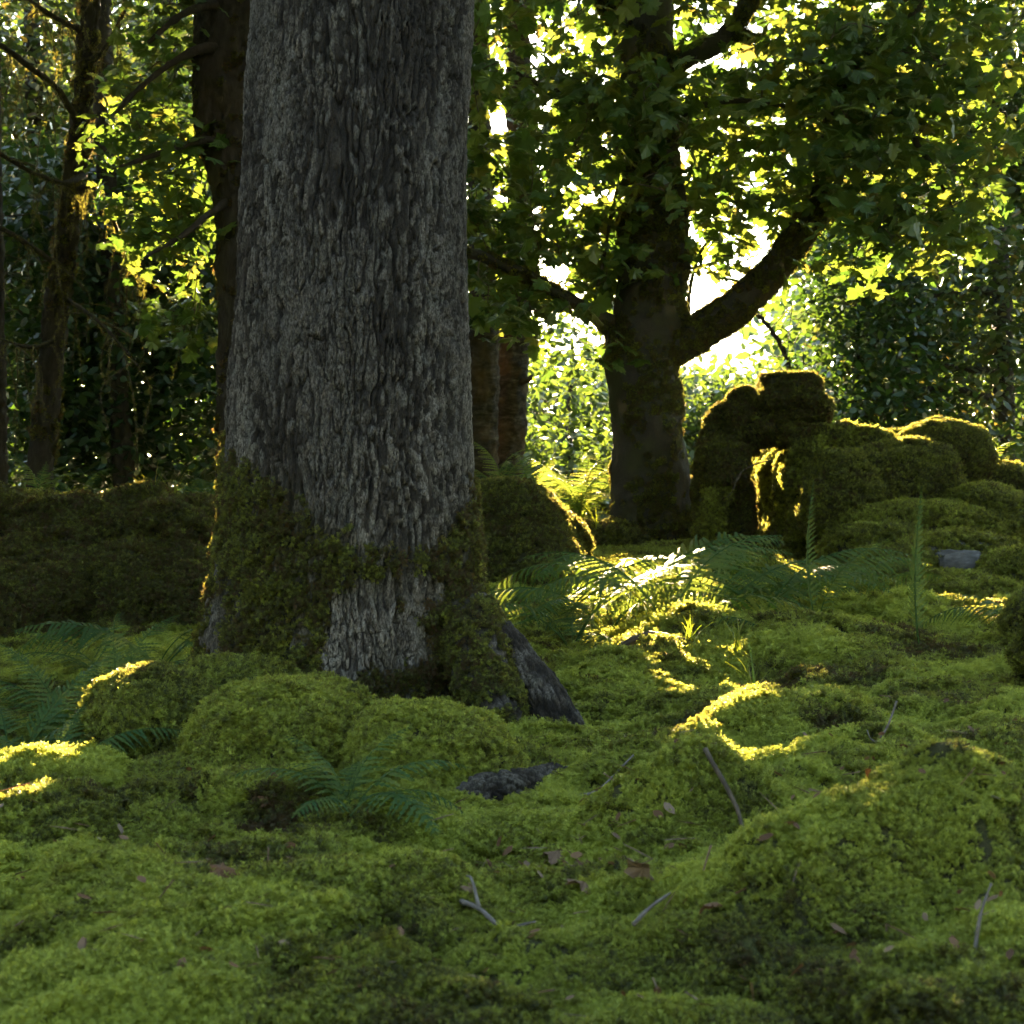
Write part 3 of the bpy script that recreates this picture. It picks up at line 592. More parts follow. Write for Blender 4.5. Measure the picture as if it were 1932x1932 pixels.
def foliage(tree, centers, per, spread, size, mat, nleaf=0, BV=MAPLE_V, BT=MAPLE_T, flat=.5, droop=.35, name='crown', gapx=0.):
    """leaves round each spray; the nleaf that show largest become leaf objects, the others one crown"""
    n = len(centers) * per
    pos = np.repeat(centers, per, 0) + rng.normal(0, 1, (n, 3)) * spread
    R = leafframes(n, flat, droop); sc = rng.uniform(size[0], size[1], n)
    ctr = pos + R[:, :, 0] * sc[:, None] * .4
    ok = clear(ctr, gapx); pos, R, sc, ctr = pos[ok], R[ok], sc[ok], ctr[ok]; v = rng.random(len(pos))
    big = np.zeros(len(pos), bool)
    if nleaf:
        px, py = project(ctr); inn = (px > 0) & (px < 1932) & (py > 0) & (py < 1932)
        vd = ctr - (0, 0, ZC); vd /= np.linalg.norm(vd, axis=1)[:, None]
        show = np.abs(np.sum(R[:, :, 2] * vd, 1)) * sc ** 2 / ctr[:, 1] ** 2 * inn
        cell = (px // 26).astype(int) * 1000 + (py // 26).astype(int); front = np.zeros(len(pos), bool); seen = set()
        for i in np.argsort(ctr[:, 1]):
            if cell[i] not in seen: seen.add(cell[i]); front[i] = True
        big[np.argsort(-show * front)[:nleaf]] = True; big &= (show * front) > 0
        lm = [mesh_np('leaf', BV * (1, s, z), [BT], False, {'v': ('FLOAT', np.full(len(BV), q))}, mat) for s, z, q in ((1, 1, 0.), (.9, 1.5, .1), (1.1, .5, .2))]
        loc = np.array(tree.location)
        for i in np.nonzero(big)[0]:
            o = link('leaf', lm[i % 3], tree); mm = Matrix((R[i] * sc[i]).tolist()).to_4x4(); mm.translation = Vector(pos[i] - loc); o.matrix_local = mm
    k = ~big; V, T = scatter(BV, BT, R[k], pos[k], sc[k])
    return part(name, V, [T], mat, tree, False, {'v': ('FLOAT', np.repeat(v[k], len(BV)))}, 'stuff')
def limb(pp, rr, seed, n=None, ns=40, rough=.12, fine=.012):
    L = np.sum(np.linalg.norm(np.diff(np.array(pp), axis=0), axis=1)); n = n or max(12, int(L / .035))
    path = spline(pp, n); rad = np.interp(np.linspace(0, 1, n), np.linspace(0, 1, len(rr)), rr)
    R = np.repeat(rad, ns)
    return tube(path, rad, ns, lambda p: R * rough * fbm(p * 3.2, 3, seed) * 1.5 + fine * fbm(p * (38, 38, 22), 3, seed + 2)), path
def px2m(p, Y): return p * T2 * Y / 1932
def fuzz(V, Q, tree, dens, sc, tint, und=-1.2):
    a, nn = sample(V, [Q], lambda c, n: dens * (n[:, 2] > und) * sstep(-.2, .25, fbm(c * 2.4, 3, 77)) * (c[:, 2] < 6))
    if len(a): moss_points(a, nn, sc * rng.uniform(.7, 1.2, len(a)), tint + rng.normal(0, .09, len(a)), tree, 'moss', .1)

# the oak's crown, above the picture: it shades the ground behind the trunk; low leaves added at left block sky light
nodes = [np.array([-.55, CY, 6.5])]
for ex in ((-5, 8, 8.2), (-3.5, 11, 8.5), (0, 10, 8.2), (3.2, 9, 8.5), (4.5, 12, 8.8), (-5.5, 12, 9), (1.5, 6.5, 7.5), (-3, 6, 7.4)):
    (V, Q, T), pa = limb([(-.57, CY, 5.6), (-.57 + .4 * (ex[0] + .57), CY + .4 * (ex[1] - CY), 6.9), ex], [.12, .09, .03], 90, n=24, ns=12); part('bough', V, [Q, T], MAT['dark_bark'], oak); nodes += list(pa)
C_ = np.stack([rng.uniform(-8.5, 7.5, 950), rng.uniform(5.4, 16.5, 950), rng.uniform(0, 1, 950)], 1); C_[:, 2] = 1.7 + .36 * C_[:, 1] + C_[:, 2] * (8.8 - 1.7 - .36 * C_[:, 1])
C_ = np.vstack([C_, np.stack([rng.uniform(-6.5, -1.5, 420), rng.uniform(4.0, 9, 420), rng.uniform(.6, 6, 420)], 1)]); C_ = C_[((C_[:, 1] > 5.3) & (C_[:, 2] > 1.7 + .36 * C_[:, 1])) | (C_[:, 0] < -.36 * C_[:, 1] - 1.35) | (C_[:, 2] > 1.6 + .36 * C_[:, 1])]  # unseen leaf mass added left of the frame to shade the bank
foliage(oak, C_, 14, (.4, .4, .25), (.20, .34), MAT['oak_leaf'], 0, OVAL_V * (1, 1.5, 1), OVAL_T, .4, .2, gapx=.1)

# ------------------------------------------------------------------ sycamore in the middle
YS = 13.0
syc = thing('sycamore_tree', gbase(1225, YS), 'forked sycamore with mossy trunk and broad lobed leaves right of the oak', 'tree')
nodes = []
def slimb(nm, pts, wid, seed, moss=True, ns=40):
    (V, Q, T), path = limb([P(a, b, YS + c) for a, b, c in pts], [px2m(w_ / 2, YS) for w_ in wid], seed, ns=ns)
    part(nm, V, [Q, T], MAT['sycamore_bark'], syc); nodes.extend(path[::3])
    if moss: fuzz(V, Q, syc, 520, .95, .30)
slimb('trunk', [(1232, 1075, 0), (1230, 1030, 0), (1228, 930, 0), (1220, 800, 0), (1212, 700, 0), (1214, 640, 0), (1228, 580, 0), (1232, 450, 0), (1224, 300, 0), (1217, 150, 0), (1214, 0, 0), (1210, -300, .1), (1215, -650, .2)],
      [165, 152, 142, 132, 136, 142, 134, 126, 122, 112, 106, 95, 70], 201, ns=88)
slimb('limb', [(1225, 660, 0), (1290, 640, -.05), (1340, 612, -.1), (1400, 572, -.2), (1460, 510, -.3), (1510, 440, -.35), (1548, 380, -.4), (1568, 300, -.4), (1578, 215, -.4), (1605, 150, -.45), (1660, 95, -.5), (1720, 10, -.6), (1760, -120, -.7)],
      [90, 78, 66, 62, 60, 56, 50, 46, 46, 56, 46, 40, 28], 202, ns=56)
slimb('limb', [(1235, 160, 0), (1290, 112, -.2), (1340, 88, -.4), (1375, 62, -.5), (1420, -10, -.6), (1450, -110, -.7)], [44, 40, 36, 34, 28, 20], 203)
slimb('branch', [(1372, 66, -.5), (1420, 70, -.5), (1470, 92, -.45), (1520, 108, -.42), (1555, 118, -.42), (1585, 165, -.42)], [20, 18, 16, 14, 14, 14], 204, ns=20)
slimb('branch', [(1190, 640, 0), (1140, 605, -.1), (1100, 580, -.2), (1040, 545, -.4), (980, 512, -.5), (930, 492, -.6), (880, 476, -.7), (830, 468, -.8)], [56, 34, 24, 22, 21, 20, 19, 16], 205, ns=28)
slimb('branch', [(1200, 60, 0), (1150, 20, -.3), (1110, -40, -.5)], [50, 34, 24], 206, ns=20)
slimb('branch', [(1300, 640, -.1), (1300, 560, .3), (1320, 480, .6), (1360, 420, .8)], [10, 8, 6, 5], 207, False, ns=12)
slimb('branch', [(1175, 330, 0), (1155, 400, -.2), (1140, 480, -.3), (1128, 540, -.4)], [10, 8, 6, 4], 208, False, ns=12)
slimb('branch', [(1270, 230, -.2), (1320, 200, -.4), (1400, 190, -.6), (1480, 200, -.8)], [14, 11, 9, 6], 209, False, ns=12)
slimb('branch', [(1180, 250, -.1), (1120, 210, -.4), (1040, 170, -.6), (960, 130, -.8)], [18, 14, 10, 6], 210, False, ns=12)
slimb('branch', [(1600, 160, -.5), (1680, 210, -.9), (1750, 300, -1.1), (1800, 400, -1.2)], [16, 12, 9, 5], 211, False, ns=12)
slimb('branch', [(1650, 100, -.5), (1740, 110, -.8), (1830, 150, -.9), (1900, 220, -1.)], [18, 13, 9, 5], 212, False, ns=12)
C_ = np.vstack([region(95, 885, 1165, -20, 330, YS - 1.4, YS + 1.2), region(34, 885, 985, 330, 600, YS - .25, YS + .8), region(34, 990, 1165, 320, 620, YS - .9, YS + .9),
                region(20, 1170, 1300, 130, 370, YS - 1.5, YS - .6), region(50, 1270, 1600, -10, 200, YS - 1.2, YS + 1.2), region(85, 1270, 1600, 150, 420, YS - .1, YS + 1.6), region(150, 1540, 1890, -20, 410, YS - 1.8, YS + .6),
                region(22, 1600, 1800, 380, 500, YS - 1.8, YS - .4), region(15, 1290, 1420, 380, 540, YS - .2, YS + 1.0), region(28, 1030, 1165, 380, 540, YS - .3, YS + 1.4), region(4, 1060, 1140, 630, 690, YS - .5, YS - .2), region(5, 890, 960, 540, 620, YS - 1.2, YS - .8),
                region(120, 850, 1950, -600, -20, YS - 1.5, YS + 2)])
grow(nodes, C_, .0045).part('twigs', MAT['twig'], syc, kind='stuff')
foliage(syc, C_, 10, (.24, .24, .10), (.10, .175), MAT['sycamore_leaf'], 300)

# ------------------------------------------------------------------ dark tree behind the oak, with its lit spray of leaves on the left
Y3 = 10.0
dk = thing('sycamore_tree', gbase(500, Y3), 'dark bulging trunk half hidden behind the oak with sunlit leaves at its left', 'tree')
(V, Q, T), path3 = limb([P(a, b, Y3) for a, b in ((508, 1060), (507, 960), (505, 850), (502, 700), (500, 560), (497, 420), (487, 330), (470, 240), (458, 170), (462, 80), (470, 0), (475, -200), (480, -500))],
                        [px2m(a / 2, Y3) for a in (215, 195, 178, 174, 172, 176, 182, 190, 188, 182, 184, 176, 150)], 301, ns=96, rough=.06, fine=.03)
part('trunk', V, [Q, T], MAT['dark_bark'], dk); fuzz(V, Q, dk, 130, .8, .2)
nodes = list(path3[::4])
for pp, wd in (([(430, 120), (400, 90), (340, 110), (270, 160), (215, 215)], (26, 20, 14, 9, 5)), ([(420, 270), (380, 265), (330, 280), (270, 300), (210, 320)], (20, 15, 11, 8, 4)), ([(430, 380), (400, 400), (350, 440), (300, 470), (265, 490)], (16, 12, 9, 6, 4)), ([(440, 20), (400, 10), (340, 30), (280, 80)], (24, 18, 12, 7))):
    (V, Q, T), pa = limb([P(a, b, Y3 - .2 - .1 * i) for i, (a, b) in enumerate(pp)], [px2m(a / 2, Y3) for a in wd], 310, ns=14); part('branch', V, [Q, T], MAT['dark_bark'], dk); nodes += list(pa[::3])
C_ = np.vstack([region(28, 200, 350, 130, 300, 9.6, 10.4), region(44, 225, 380, 260, 430, 9.6, 10.5), region(16, 260, 385, 400, 500, 9.6, 10.4), region(20, 280, 345, -20, 170, 9.6, 10.4), region(12, 310, 380, 540, 640, 10, 10.6), region(70, 470, 800, 180, 720, 10.3, 12.5)])
grow(nodes, C_, .004).part('twigs', MAT['twig'], dk, kind='stuff')
foliage(dk, C_, 9, (.15, .15, .055), (.06, .12), MAT['sycamore_leaf'], 220, flat=.45)

# ------------------------------------------------------------------ twin birches behind
def plain_trunk(name, label, mat, pts, Y, wid, seed, parts=(), cat='tree', mossd=0, ns=44):
    t_ = thing(name, gbase(pts[0][0], Y), label, cat)
    (V, Q, T), pa = limb([P(a, b, Y + c) for a, b, c in pts], [px2m(a / 2, Y) for a in wid], seed, ns=ns, rough=.16, fine=.035)
    part('trunk', V, [Q, T], MAT[mat], t_)
    if mossd: fuzz(V, Q, t_, mossd, 1.2, .25)
    nd = list(pa[::4])
    for pp, wd in parts:
        (V, Q, T), pb = limb([P(a, b, Y + c) for a, b, c in pp], [px2m(a / 2, Y) for a in wd], seed + 3, ns=14, rough=.2); part('branch', V, [Q, T], MAT[mat], t_); nd += list(pb[::3])
    return t_, nd
plain_trunk('birch_tree', 'brown peeling birch trunk just right of the oak', 'birch_bark', [(905, 1010, 0), (908, 870, 0), (912, 700, 0), (912, 500, 0), (905, 300, 0), (900, 0, 0), (900, -300, 0)], 16, [66, 60, 58, 52, 44, 42, 34], 401)
plain_trunk('birch_tree', 'darker leaning birch trunk with a broken stub beside its twin', 'birch_bark', [(945, 1010, .3), (955, 880, .3), (966, 720, .3), (974, 560, .3), (980, 400, .3), (982, 200, .3), (975, 0, .3), (970, -300, .3)], 16.2, [72, 62, 58, 54, 52, 48, 44, 36], 402,
            [([(980, 722, .2), (996, 716, .1), (1004, 708, .1)], (16, 10, 4))])

# ------------------------------------------------------------------ larch on the left with drooping, lichen-hung branches
YL = 11.0
parts_ = [([(150, 240, 0), (110, 170, -.3), (60, 130, -.6), (0, 85, -.8), (-60, 60, -1)], (14, 12, 10, 8, 6)), ([(160, 330, 0), (120, 345, -.3), (60, 325, -.5), (0, 290, -.7)], (13, 11, 9, 6)),
          ([(140, 360, 0), (175, 352, -.3), (205, 395, -.5), (235, 470, -.6), (250, 500, -.6)], (12, 10, 8, 6, 4)), ([(125, 510, 0), (80, 480, -.3), (20, 440, -.5), (-30, 420, -.6)], (13, 11, 8, 6)),
          ([(165, 120, 0), (200, 90, -.3), (230, 30, -.5), (240, -30, -.6)], (12, 10, 8, 6)), ([(110, 640, 0), (60, 655, -.3), (0, 640, -.4)], (9, 7, 4)), ([(155, 60, 0), (100, 30, -.3), (40, -10, -.4)], (12, 9, 6)), ([(120, 560, 0), (190, 610, -.4), (260, 690, -.7)], (8, 6, 3))]
la, nd = plain_trunk('larch_tree', 'leaning larch trunk at the left with drooping lichen-hung branches', 'dark_bark', [(70, 1000, 0), (76, 905, 0), (88, 760, 0), (102, 620, 0), (118, 500, 0), (128, 420, 0), (142, 320, 0), (155, 200, 0), (168, 60, 0), (176, -80, 0), (185, -400, 0)],
                     YL, [56, 50, 47, 45, 44, 42, 38, 34, 30, 28, 18], 501, parts_, mossd=150)
Bt = Bag(); npos = []
for pp, wd in parts_:
    pa = spline([P(a, b, YL + c) for a, b, c in pp], 60)
    for k in rng.choice(np.arange(6, 60), 16, replace=True):
        L = rng.uniform(.12, .62) * (1 if rng.random() < .8 else 1.5); a = pa[k]; dx = rng.normal(0, .12, 2)
        tip = a + np.array([dx[0], dx[1], -L]); q = spline([a, (a + tip) / 2 + np.append(rng.normal(0, .04, 2) + dx * .6, .04), tip], max(5, int(L / .05)))
        Bt.add(*tube(q, np.linspace(.004, .002, len(q)), 4, cap=False), a=.5)
        s = spline(q, max(8, int(L / .012))); npos.append(s)
    npos.append(spline(pa, 90)[10:] + rng.normal(0, .012, (80, 3)))
npos = np.concatenate(npos); Bt.part('twigs', MAT['twig'], la, kind='stuff')
nv = []; nt_ = []
for q in range(7):
    a = 6.283 * q / 7; d = np.array([math.cos(a), math.sin(a), .55]); s = np.array([-math.sin(a), math.cos(a), 0]) * .045; k = len(nv)
    nv += [-s, s, d]; nt_.append((k, k + 1, k + 2))
npos = npos + rng.normal(0, .006, npos.shape); ok = clear(npos, -.35) | (rng.random(len(npos)) < 2); npos = npos[ok]
zdir = rng.normal(0, 1, npos.shape) + (0, 0, -.3)
V, T = scatter(np.array(nv), np.array(nt_), rotmats(zdir, rng.random(len(npos)) * 6.28), npos, rng.uniform(.012, .028, len(npos)))
part('needles', V, [T], MAT['needle'], la, False, {'v': ('FLOAT', np.repeat(rng.random(len(npos)), len(nv)))}, 'stuff')
plain_trunk('slender_tree', 'thin dark trunk at the very left edge', 'dark_bark', [(4, 1000, 0), (2, 800, 0), (0, 620, 0), (-6, 300, 0), (-10, 0, 0)], 13.5, [22, 20, 18, 16, 12], 511, ns=20)
plain_trunk('slender_tree', 'dark trunk high among the leaves above the larch', 'dark_bark', [(240, 1000, 0), (222, 700, 0), (205, 400, 0), (196, 200, 0), (190, 0, 0), (190, -200, 0)], 15.5, [40, 36, 34, 34, 32, 26], 512, ns=20)

# ------------------------------------------------------------------ background trees and shrubs
def bgtree(name, label, trunk, Y, wid, regs, per, spread, size, mat, seed, bark='dark_bark', gapx=0., flat=.6, branches=(), cat='tree', tw=.006, BV=OVAL_V, BT=OVAL_T):
    t_, nd = plain_trunk(name, label, bark, [(a, b, 0) for a, b in trunk], Y, wid, seed, branches, cat, ns=14)
    C = np.vstack([region(int(r[0] * 1.9), *r[1:]) for r in regs]); size = (size[0] * 1.35, size[1] * 1.35)
    sub = C[rng.random(len(C)) < min(1, 130 / len(C))]
    grow(nd, sub, tw).part('twigs', MAT['twig'], t_, kind='stuff')
    foliage(t_, C, per, spread, size, MAT[mat], 0, BV, BT, flat, .3, gapx=gapx)
    return t_
S1 = (.30, .30, .20)
bgtree('holly_bush', 'dense dark holly bush behind the larch at the left', [(60, 1000), (60, 800), (50, 600)], 16, [26, 22, 10], [(200, -20, 200, 300, 930, 15, 17.5)], 26, S1, (.06, .12), 'holly_leaf', 601, cat='bush')
bgtree('holly_bush', 'dense blue-green holly bush between the larch and the oak', [(300, 1000), (300, 800), (290, 560)], 17, [28, 24, 10], [(280, 150, 480, 300, 930, 15.5, 18)], 26, S1, (.06, .12), 'holly_leaf', 602, cat='bush')
bgtree('holly_bush', 'tall holly bush rising behind the leaf spray left of the oak', [(400, 1000), (395, 700), (390, 400)], 19, [28, 24, 10], [(300, 330, 880, 150, 880, 18, 20.5)], 24, S1, (.07, .13), 'holly_leaf', 603, cat='bush')
bgtree('oak_tree', 'yellowing oak filling the top left corner', [(60, 1000), (70, 500), (60, 0), (60, -200)], 19, [40, 34, 28, 20], [(170, -40, 210, -60, 600, 17.5, 20)], 22, S1, (.07, .13), 'oak_leaf', 604)
bgtree('oak_tree', 'yellow-green oak behind the dark bulging trunk', [(300, 1000), (310, 500), (320, 0), (320, -200)], 20, [40, 34, 28, 20], [(260, 180, 860, -60, 600, 18.5, 21)], 22, S1, (.07, .13), 'oak_leaf', 605)
bgtree('distant_tree', 'sunlit yellow-green tree seen between the birches and the sycamore', [(1075, 1000), (1075, 800), (1080, 640)], 28, [16, 14, 6], [(150, 970, 1180, 590, 900, 26.5, 30), (8, 990, 1165, 560, 640, 27, 29)], 26, (.42, .42, .28), (.09, .17), 'far_leaf', 606)
bgtree('distant_tree', 'pale leafy tree low behind the fork of the sycamore', [(1350, 1000), (1350, 860), (1345, 740)], 26, [16, 14, 6], [(110, 1250, 1460, 725, 930, 24.5, 27.5)], 24, (.40, .40, .26), (.09, .16), 'far_leaf', 607)
bgtree('birch_tree', 'airy birch sapling against the bright sky', [(1500, 1000), (1490, 700), (1420, 580), (1380, 520)], 20, [10, 9, 6, 3], [(20, 1370, 1520, 540, 720, 19, 20.5)], 14, (.26, .26, .20), (.03, .06), 'far_leaf', 608)
HB = [([(1890, 760, -.5), (1800, 735, -.8), (1700, 740, -1), (1600, 760, -1), (1540, 790, -1)], (16, 14, 11, 8, 5)), ([(1880, 700, -.4), (1780, 690, -.8), (1690, 650, -1), (1620, 640, -1)], (14, 11, 8, 5)), ([(1900, 560, -.4), (1830, 545, -.8), (1760, 560, -1), (1700, 600, -1)], (14, 11, 8, 5))]
bgtree('oak_tree', 'spreading oak with long dark boughs behind the rocks at the right', [(1900, 1000), (1895, 800), (1890, 560), (1880, 300)], 21, [46, 40, 34, 20], [(240, 1600, 1960, 420, 960, 19.5, 22.5)], 20, (.36, .36, .2), (.07, .14), 'oak_leaf', 609, branches=HB, flat=.5)
bgtree('holly_bush', 'dark evergreen behind the tall rock outcrop', [(1620, 1000), (1620, 700), (1615, 480)], 20, [26, 22, 10], [(210, 1510, 1740, 400, 900, 18.5, 21)], 20, (.32, .32, .24), (.06, .12), 'holly_leaf', 610, cat='tree')
bgtree('distant_tree', 'open-crowned tree behind the hanging sycamore leaves at the right', [(1780, 1000), (1775, 600), (1770, 300)], 24, [26, 22, 12], [(330, 1540, 1980, 150, 640, 22.5, 25)], 20, (.40, .40, .26), (.08, .15), 'far_leaf', 611)
bgtree('distant_tree', 'tall tree closing the upper right corner', [(1960, 1000), (1955, 500), (1950, 0)], 23, [40, 34, 20], [(320, 1640, 2050, -60, 440, 21.5, 24)], 20, (.40, .40, .26), (.08, .16), 'oak_leaf', 612)

# far wood: one mass of leaves beyond the named trees
C_ = np.vstack([region(1000, -300, 520, -100, 985, 38, 50), region(330, 860, 1300, 690, 985, 40, 52), region(700, 1480, 2300, 560, 985, 38, 50), region(160, 1250, 1500, 740, 985, 38, 50)])
n = len(C_) * 22; pos = np.repeat(C_, 22, 0) + rng.normal(0, 1, (n, 3)) * (.7, .7, .5); ok = clear(pos, .2); pos = pos[ok]
V, T = scatter(OVAL_V, OVAL_T, leafframes(len(pos), .8), pos, rng.uniform(.3, .55, len(pos)))
az = rng.uniform(math.radians(34), math.radians(326), 1500); rr_ = rng.uniform(13, 19, 1500)
C_ = np.stack([rr_ * np.sin(az), 3 + rr_ * np.cos(az), rng.uniform(0, 10.5, 1500) ** 1.0], 1)       # the same wood goes on round the clearing
p2 = np.repeat(C_, 9, 0) + rng.normal(0, .8, (13500, 3)); V2, T2_ = scatter(OVAL_V, OVAL_T, leafframes(len(p2), .8), p2, rng.uniform(.5, 1.0, len(p2)))
T = np.vstack([T, T2_ + len(V)]); V = np.vstack([V, V2]); pos = np.vstack([pos, p2])
fo = link('forest', mesh_np('forest', V, [T], False, {'v': ('FLOAT', np.repeat(rng.random(len(pos)), len(OVAL_V)))}, MAT['far_leaf']))
tag(fo, 'hazy green wood closing the view beyond the trees', 'forest', kind='stuff')

# ------------------------------------------------------------------ ferns
def frondmesh(npair=20, broad=.24, a0=75, a1=-15, lob=7, seed=0, sweep=25, flatd=.15, stalk=.16):
    """one frond of unit length: arching midrib, paired leaflets with toothed edges"""
    r_ = np.random.default_rng(seed); B = Bag(); n = 40
    ang = np.radians(np.linspace(a0, a1, n)); d = np.stack([np.cos(ang), 0 * ang, np.sin(ang)], 1) / (n - 1)
    path = np.vstack([[0, 0, 0], np.cumsum(d[:-1], 0)]); path[:, 1] += .03 * np.sin(np.linspace(0, 3, n) + seed)
    B.add(*tube(path, np.linspace(.007, .0015, n), 4, cap=False), a=.9)
    tg = np.gradient(path, axis=0); tg /= np.linalg.norm(tg, axis=1)[:, None]
    for k in range(npair):
        s = stalk + (1 - stalk) * (k / npair) ** .92; i = s * (n - 1); i0 = int(i); f_ = i - i0
        o = path[i0] * (1 - f_) + path[min(i0 + 1, n - 1)] * f_; t_ = tg[i0]; nrm = np.cross(t_, (0, 1, 0)); nrm = nrm / np.linalg.norm(nrm)
        if nrm[2] < 0: nrm = -nrm
        u = (s - stalk) / (1 - stalk); L = broad * (min(1, .55 + 2.2 * u) * (1 - u) ** .8 + .02) * r_.uniform(.88, 1.1)
        for sd in (-1, 1):
            if r_.random() < .05: continue
            sw = math.radians(sweep + 14 * u + r_.normal(0, 4)); dr_ = np.array([0, sd, 0]) * math.cos(sw) + t_ * math.sin(sw) - nrm * (flatd + r_.normal(0, .06))
            dr_ /= np.linalg.norm(dr_); fw_ = np.cross(dr_, nrm); fw_ /= np.linalg.norm(fw_)
            if fw_ @ t_ < 0: fw_ = -fw_
            m = max(3, int(round(lob * (.4 + .6 * L / broad)))); wd = min(.034, .92 * (1 - stalk) / npair * .62) * (.6 + .4 * L / broad)
            V = []; T = []
            for q in range(m + 1):
                e = q / m; c = o + dr_ * L * e - nrm * L * .25 * e * e; V.append(c)
            for q in range(m):
                e = (q + .55) / m; wv = wd * (1 - .85 * e ** 1.3) * r_.uniform(.85, 1.1); mid = (V[q] + V[q + 1]) / 2
                for g in (-1, 1):
                    j = len(V); V.append(mid + fw_ * g * wv + dr_ * L / m * .35); V.append(V[q] + fw_ * g * wv * .45); T.append((q, q + 1, j)); T.append((q, j, j + 1))
            B.add(V, T=T, a=r_.random() * .5)
    return mesh_np('frond', np.concatenate(B.V), B.faces(), False, {'v': ('FLOAT', np.concatenate(B.A))}, MAT['fern'])
ARCH = [frondmesh(21, .21, 66, -35, 6, 21, 30), frondmesh(23, .25, 85, -10, 7, 22, 20, .3), frondmesh(24, .24, 78, -20, 7, 1), frondmesh(25, .22, 70, 5, 7, 2), frondmesh(22, .26, 82, -45, 7, 3)]           # shuttlecock ferns
FLATF = [frondmesh(17, .30, 52, -60, 12, 24, 20, .25, .30), frondmesh(22, .38, 64, -20, 12, 25, 6, .05, .26), frondmesh(20, .34, 60, -30, 12, 4, 12, .10, .30), frondmesh(21, .36, 70, -50, 12, 5, 10, .2, .34), frondmesh(19, .32, 40, -20, 11, 6, 14, .1, .22)]   # bracken
UPR = [frondmesh(24, .11, 88, 66, 7, 7, 45, .4), frondmesh(24, .22, 80, 10, 8, 8, 20, .4)]
SMALLF = [frondmesh(15, .30, 60, -30, 5, 31, 22, .1), frondmesh(16, .28, 70, -10, 5, 32, 25, .2), frondmesh(14, .32, 50, -45, 5, 33, 18, .1)]
def fern(label, base, fronds, meshes, name='fern', jitter=.12):
    """fronds: (bearing in degrees seen from above, 0 = right, 90 = away; length; tilt)"""
    t_ = thing(name, tuple(float(c) for c in base), label, 'fern')
    for k, (az, L, tilt) in enumerate(fronds):
        o = link('frond', meshes[k % len(meshes)], t_); o.rotation_euler = (random.gauss(0, jitter), math.radians(-tilt), math.radians(az)); o.scale = (L,) * 3
    return t_
def rosette(n, L, tilt=0, a0=0, spread=360): return [(a0 + spread * (k + random.uniform(-.3, .3)) / n, L * random.uniform(.75, 1.15), tilt + random.uniform(-8, 8)) for k in range(n)]
fern('glowing yellow-green fern lit by the sun left of the sycamore', P(1092, 990, 13.7), rosette(11, .92, 4, 10) + [(80, 1.05, 12), (20, .95, 14), (10, .8, 0), (170, .8, 6)], ARCH)
fern('shaded green fern on the dome-shaped boulder beside the oak', P(940, 940, 11.6), [(200, .6, 8), (160, .62, 20), (20, .55, 25), (-20, .5, 10), (80, .5, 25), (240, .5, 0)], ARCH)
fern('small fern between the dome-shaped boulder and the glowing fern', P(1000, 960, 12.4), [(170, .5, 20), (100, .62, 20), (20, .5, 10), (60, .55, 25)], ARCH)
br = dict(name='bracken', jitter=.2)
fern('bracken with broad dark fronds in front of the sycamore base', onground(1200, 7.0), [(170, .85, 6), (10, .85, 2), (-30, .75, 4), (215, .75, 2), (60, .6, 8), (-70, .6, 0)], FLATF, **br)
fern('bracken arching in front of the tall outcrop', onground(1420, 7.6), [(170, .75, -6), (0, .8, -8), (-40, .7, -6), (200, .7, -8), (90, .5, -4)], FLATF, **br)
fern('bracken with sunlit top fronds behind the other bracken', onground(1290, 8.4), [(180, .75, 2), (0, .75, -6), (90, .55, 0), (-60, .7, 10), (230, .7, 10)], FLATF, **br)
fern('bracken close to the oak root', onground(1080, 5.8), [(160, .7, 10), (10, .75, 8), (-20, .6, 16), (210, .6, 4), (80, .55, 10), (-70, .5, 2)], FLATF, **br)
fern('nearest bracken plant, its frond sweeping right over the moss', onground(1260, 5.5), [(-8, .80, 2), (25, .7, 14), (150, .75, 10), (190, .7, 2), (-50, .45, 0)], FLATF, **br)
fern('bracken at the foot of the huge boulder', onground(1560, 8.0), [(175, .75, 2), (0, .65, 6), (50, .6, 8), (-50, .6, 0)], FLATF, **br)
fern('low bracken glowing in the sun among the stems', onground(1170, 6.5), [(180, .5, -6), (20, .5, -6), (-40, .45, -10), (100, .5, 0), (230, .45, -8)], FLATF, **br)
fern('bracken with drooping fronds between the oak root and the sunlit hollow', onground(1150, 6.2), [(175, .8, 8), (5, .85, 6), (-35, .7, 0), (220, .6, -4), (70, .6, 10)], FLATF, **br)
fern('bracken in the middle of the clump with blue-green fronds', onground(1350, 6.5), [(170, .75, 2), (15, .75, 0), (-25, .7, -2), (200, .7, -4), (100, .5, 4)], FLATF, **br)
fern('bracken at the right of the clump before the mossy mound', onground(1500, 6.6), [(180, .7, -4), (0, .7, -4), (-30, .6, -4), (150, .6, 0), (60, .45, 2)], FLATF, **br)
fern('tallest bracken of the clump, fronds before the sycamore foot', onground(1240, 7.6), [(178, .85, 4), (2, .85, 0), (-20, .8, 0), (160, .8, 2), (210, .7, -2)], FLATF, **br)
fern('wide bracken plant just right of the oak, fronds low over the moss', onground(1060, 6.9), [(170, .75, 2), (5, .8, 0), (-30, .7, -4), (210, .6, -4), (60, .6, 4), (140, .6, 6)], FLATF, **br)
fern('bracken leaning over the sunlit hollow at the right of the clump', onground(1440, 6.0), [(175, .75, 0), (0, .7, 0), (-35, .6, -4), (150, .65, 4), (30, .6, 6)], FLATF, **br)
fern('low bracken before the layered mossy ledge', onground(1610, 7.2), [(180, .65, -2), (10, .6, -2), (-40, .5, -4), (120, .5, 4)], FLATF, **br)
fern('single upright bracken frond standing before the layered ledge', onground(1742, 5.0), [(62, .56, 12)], UPR, **br)
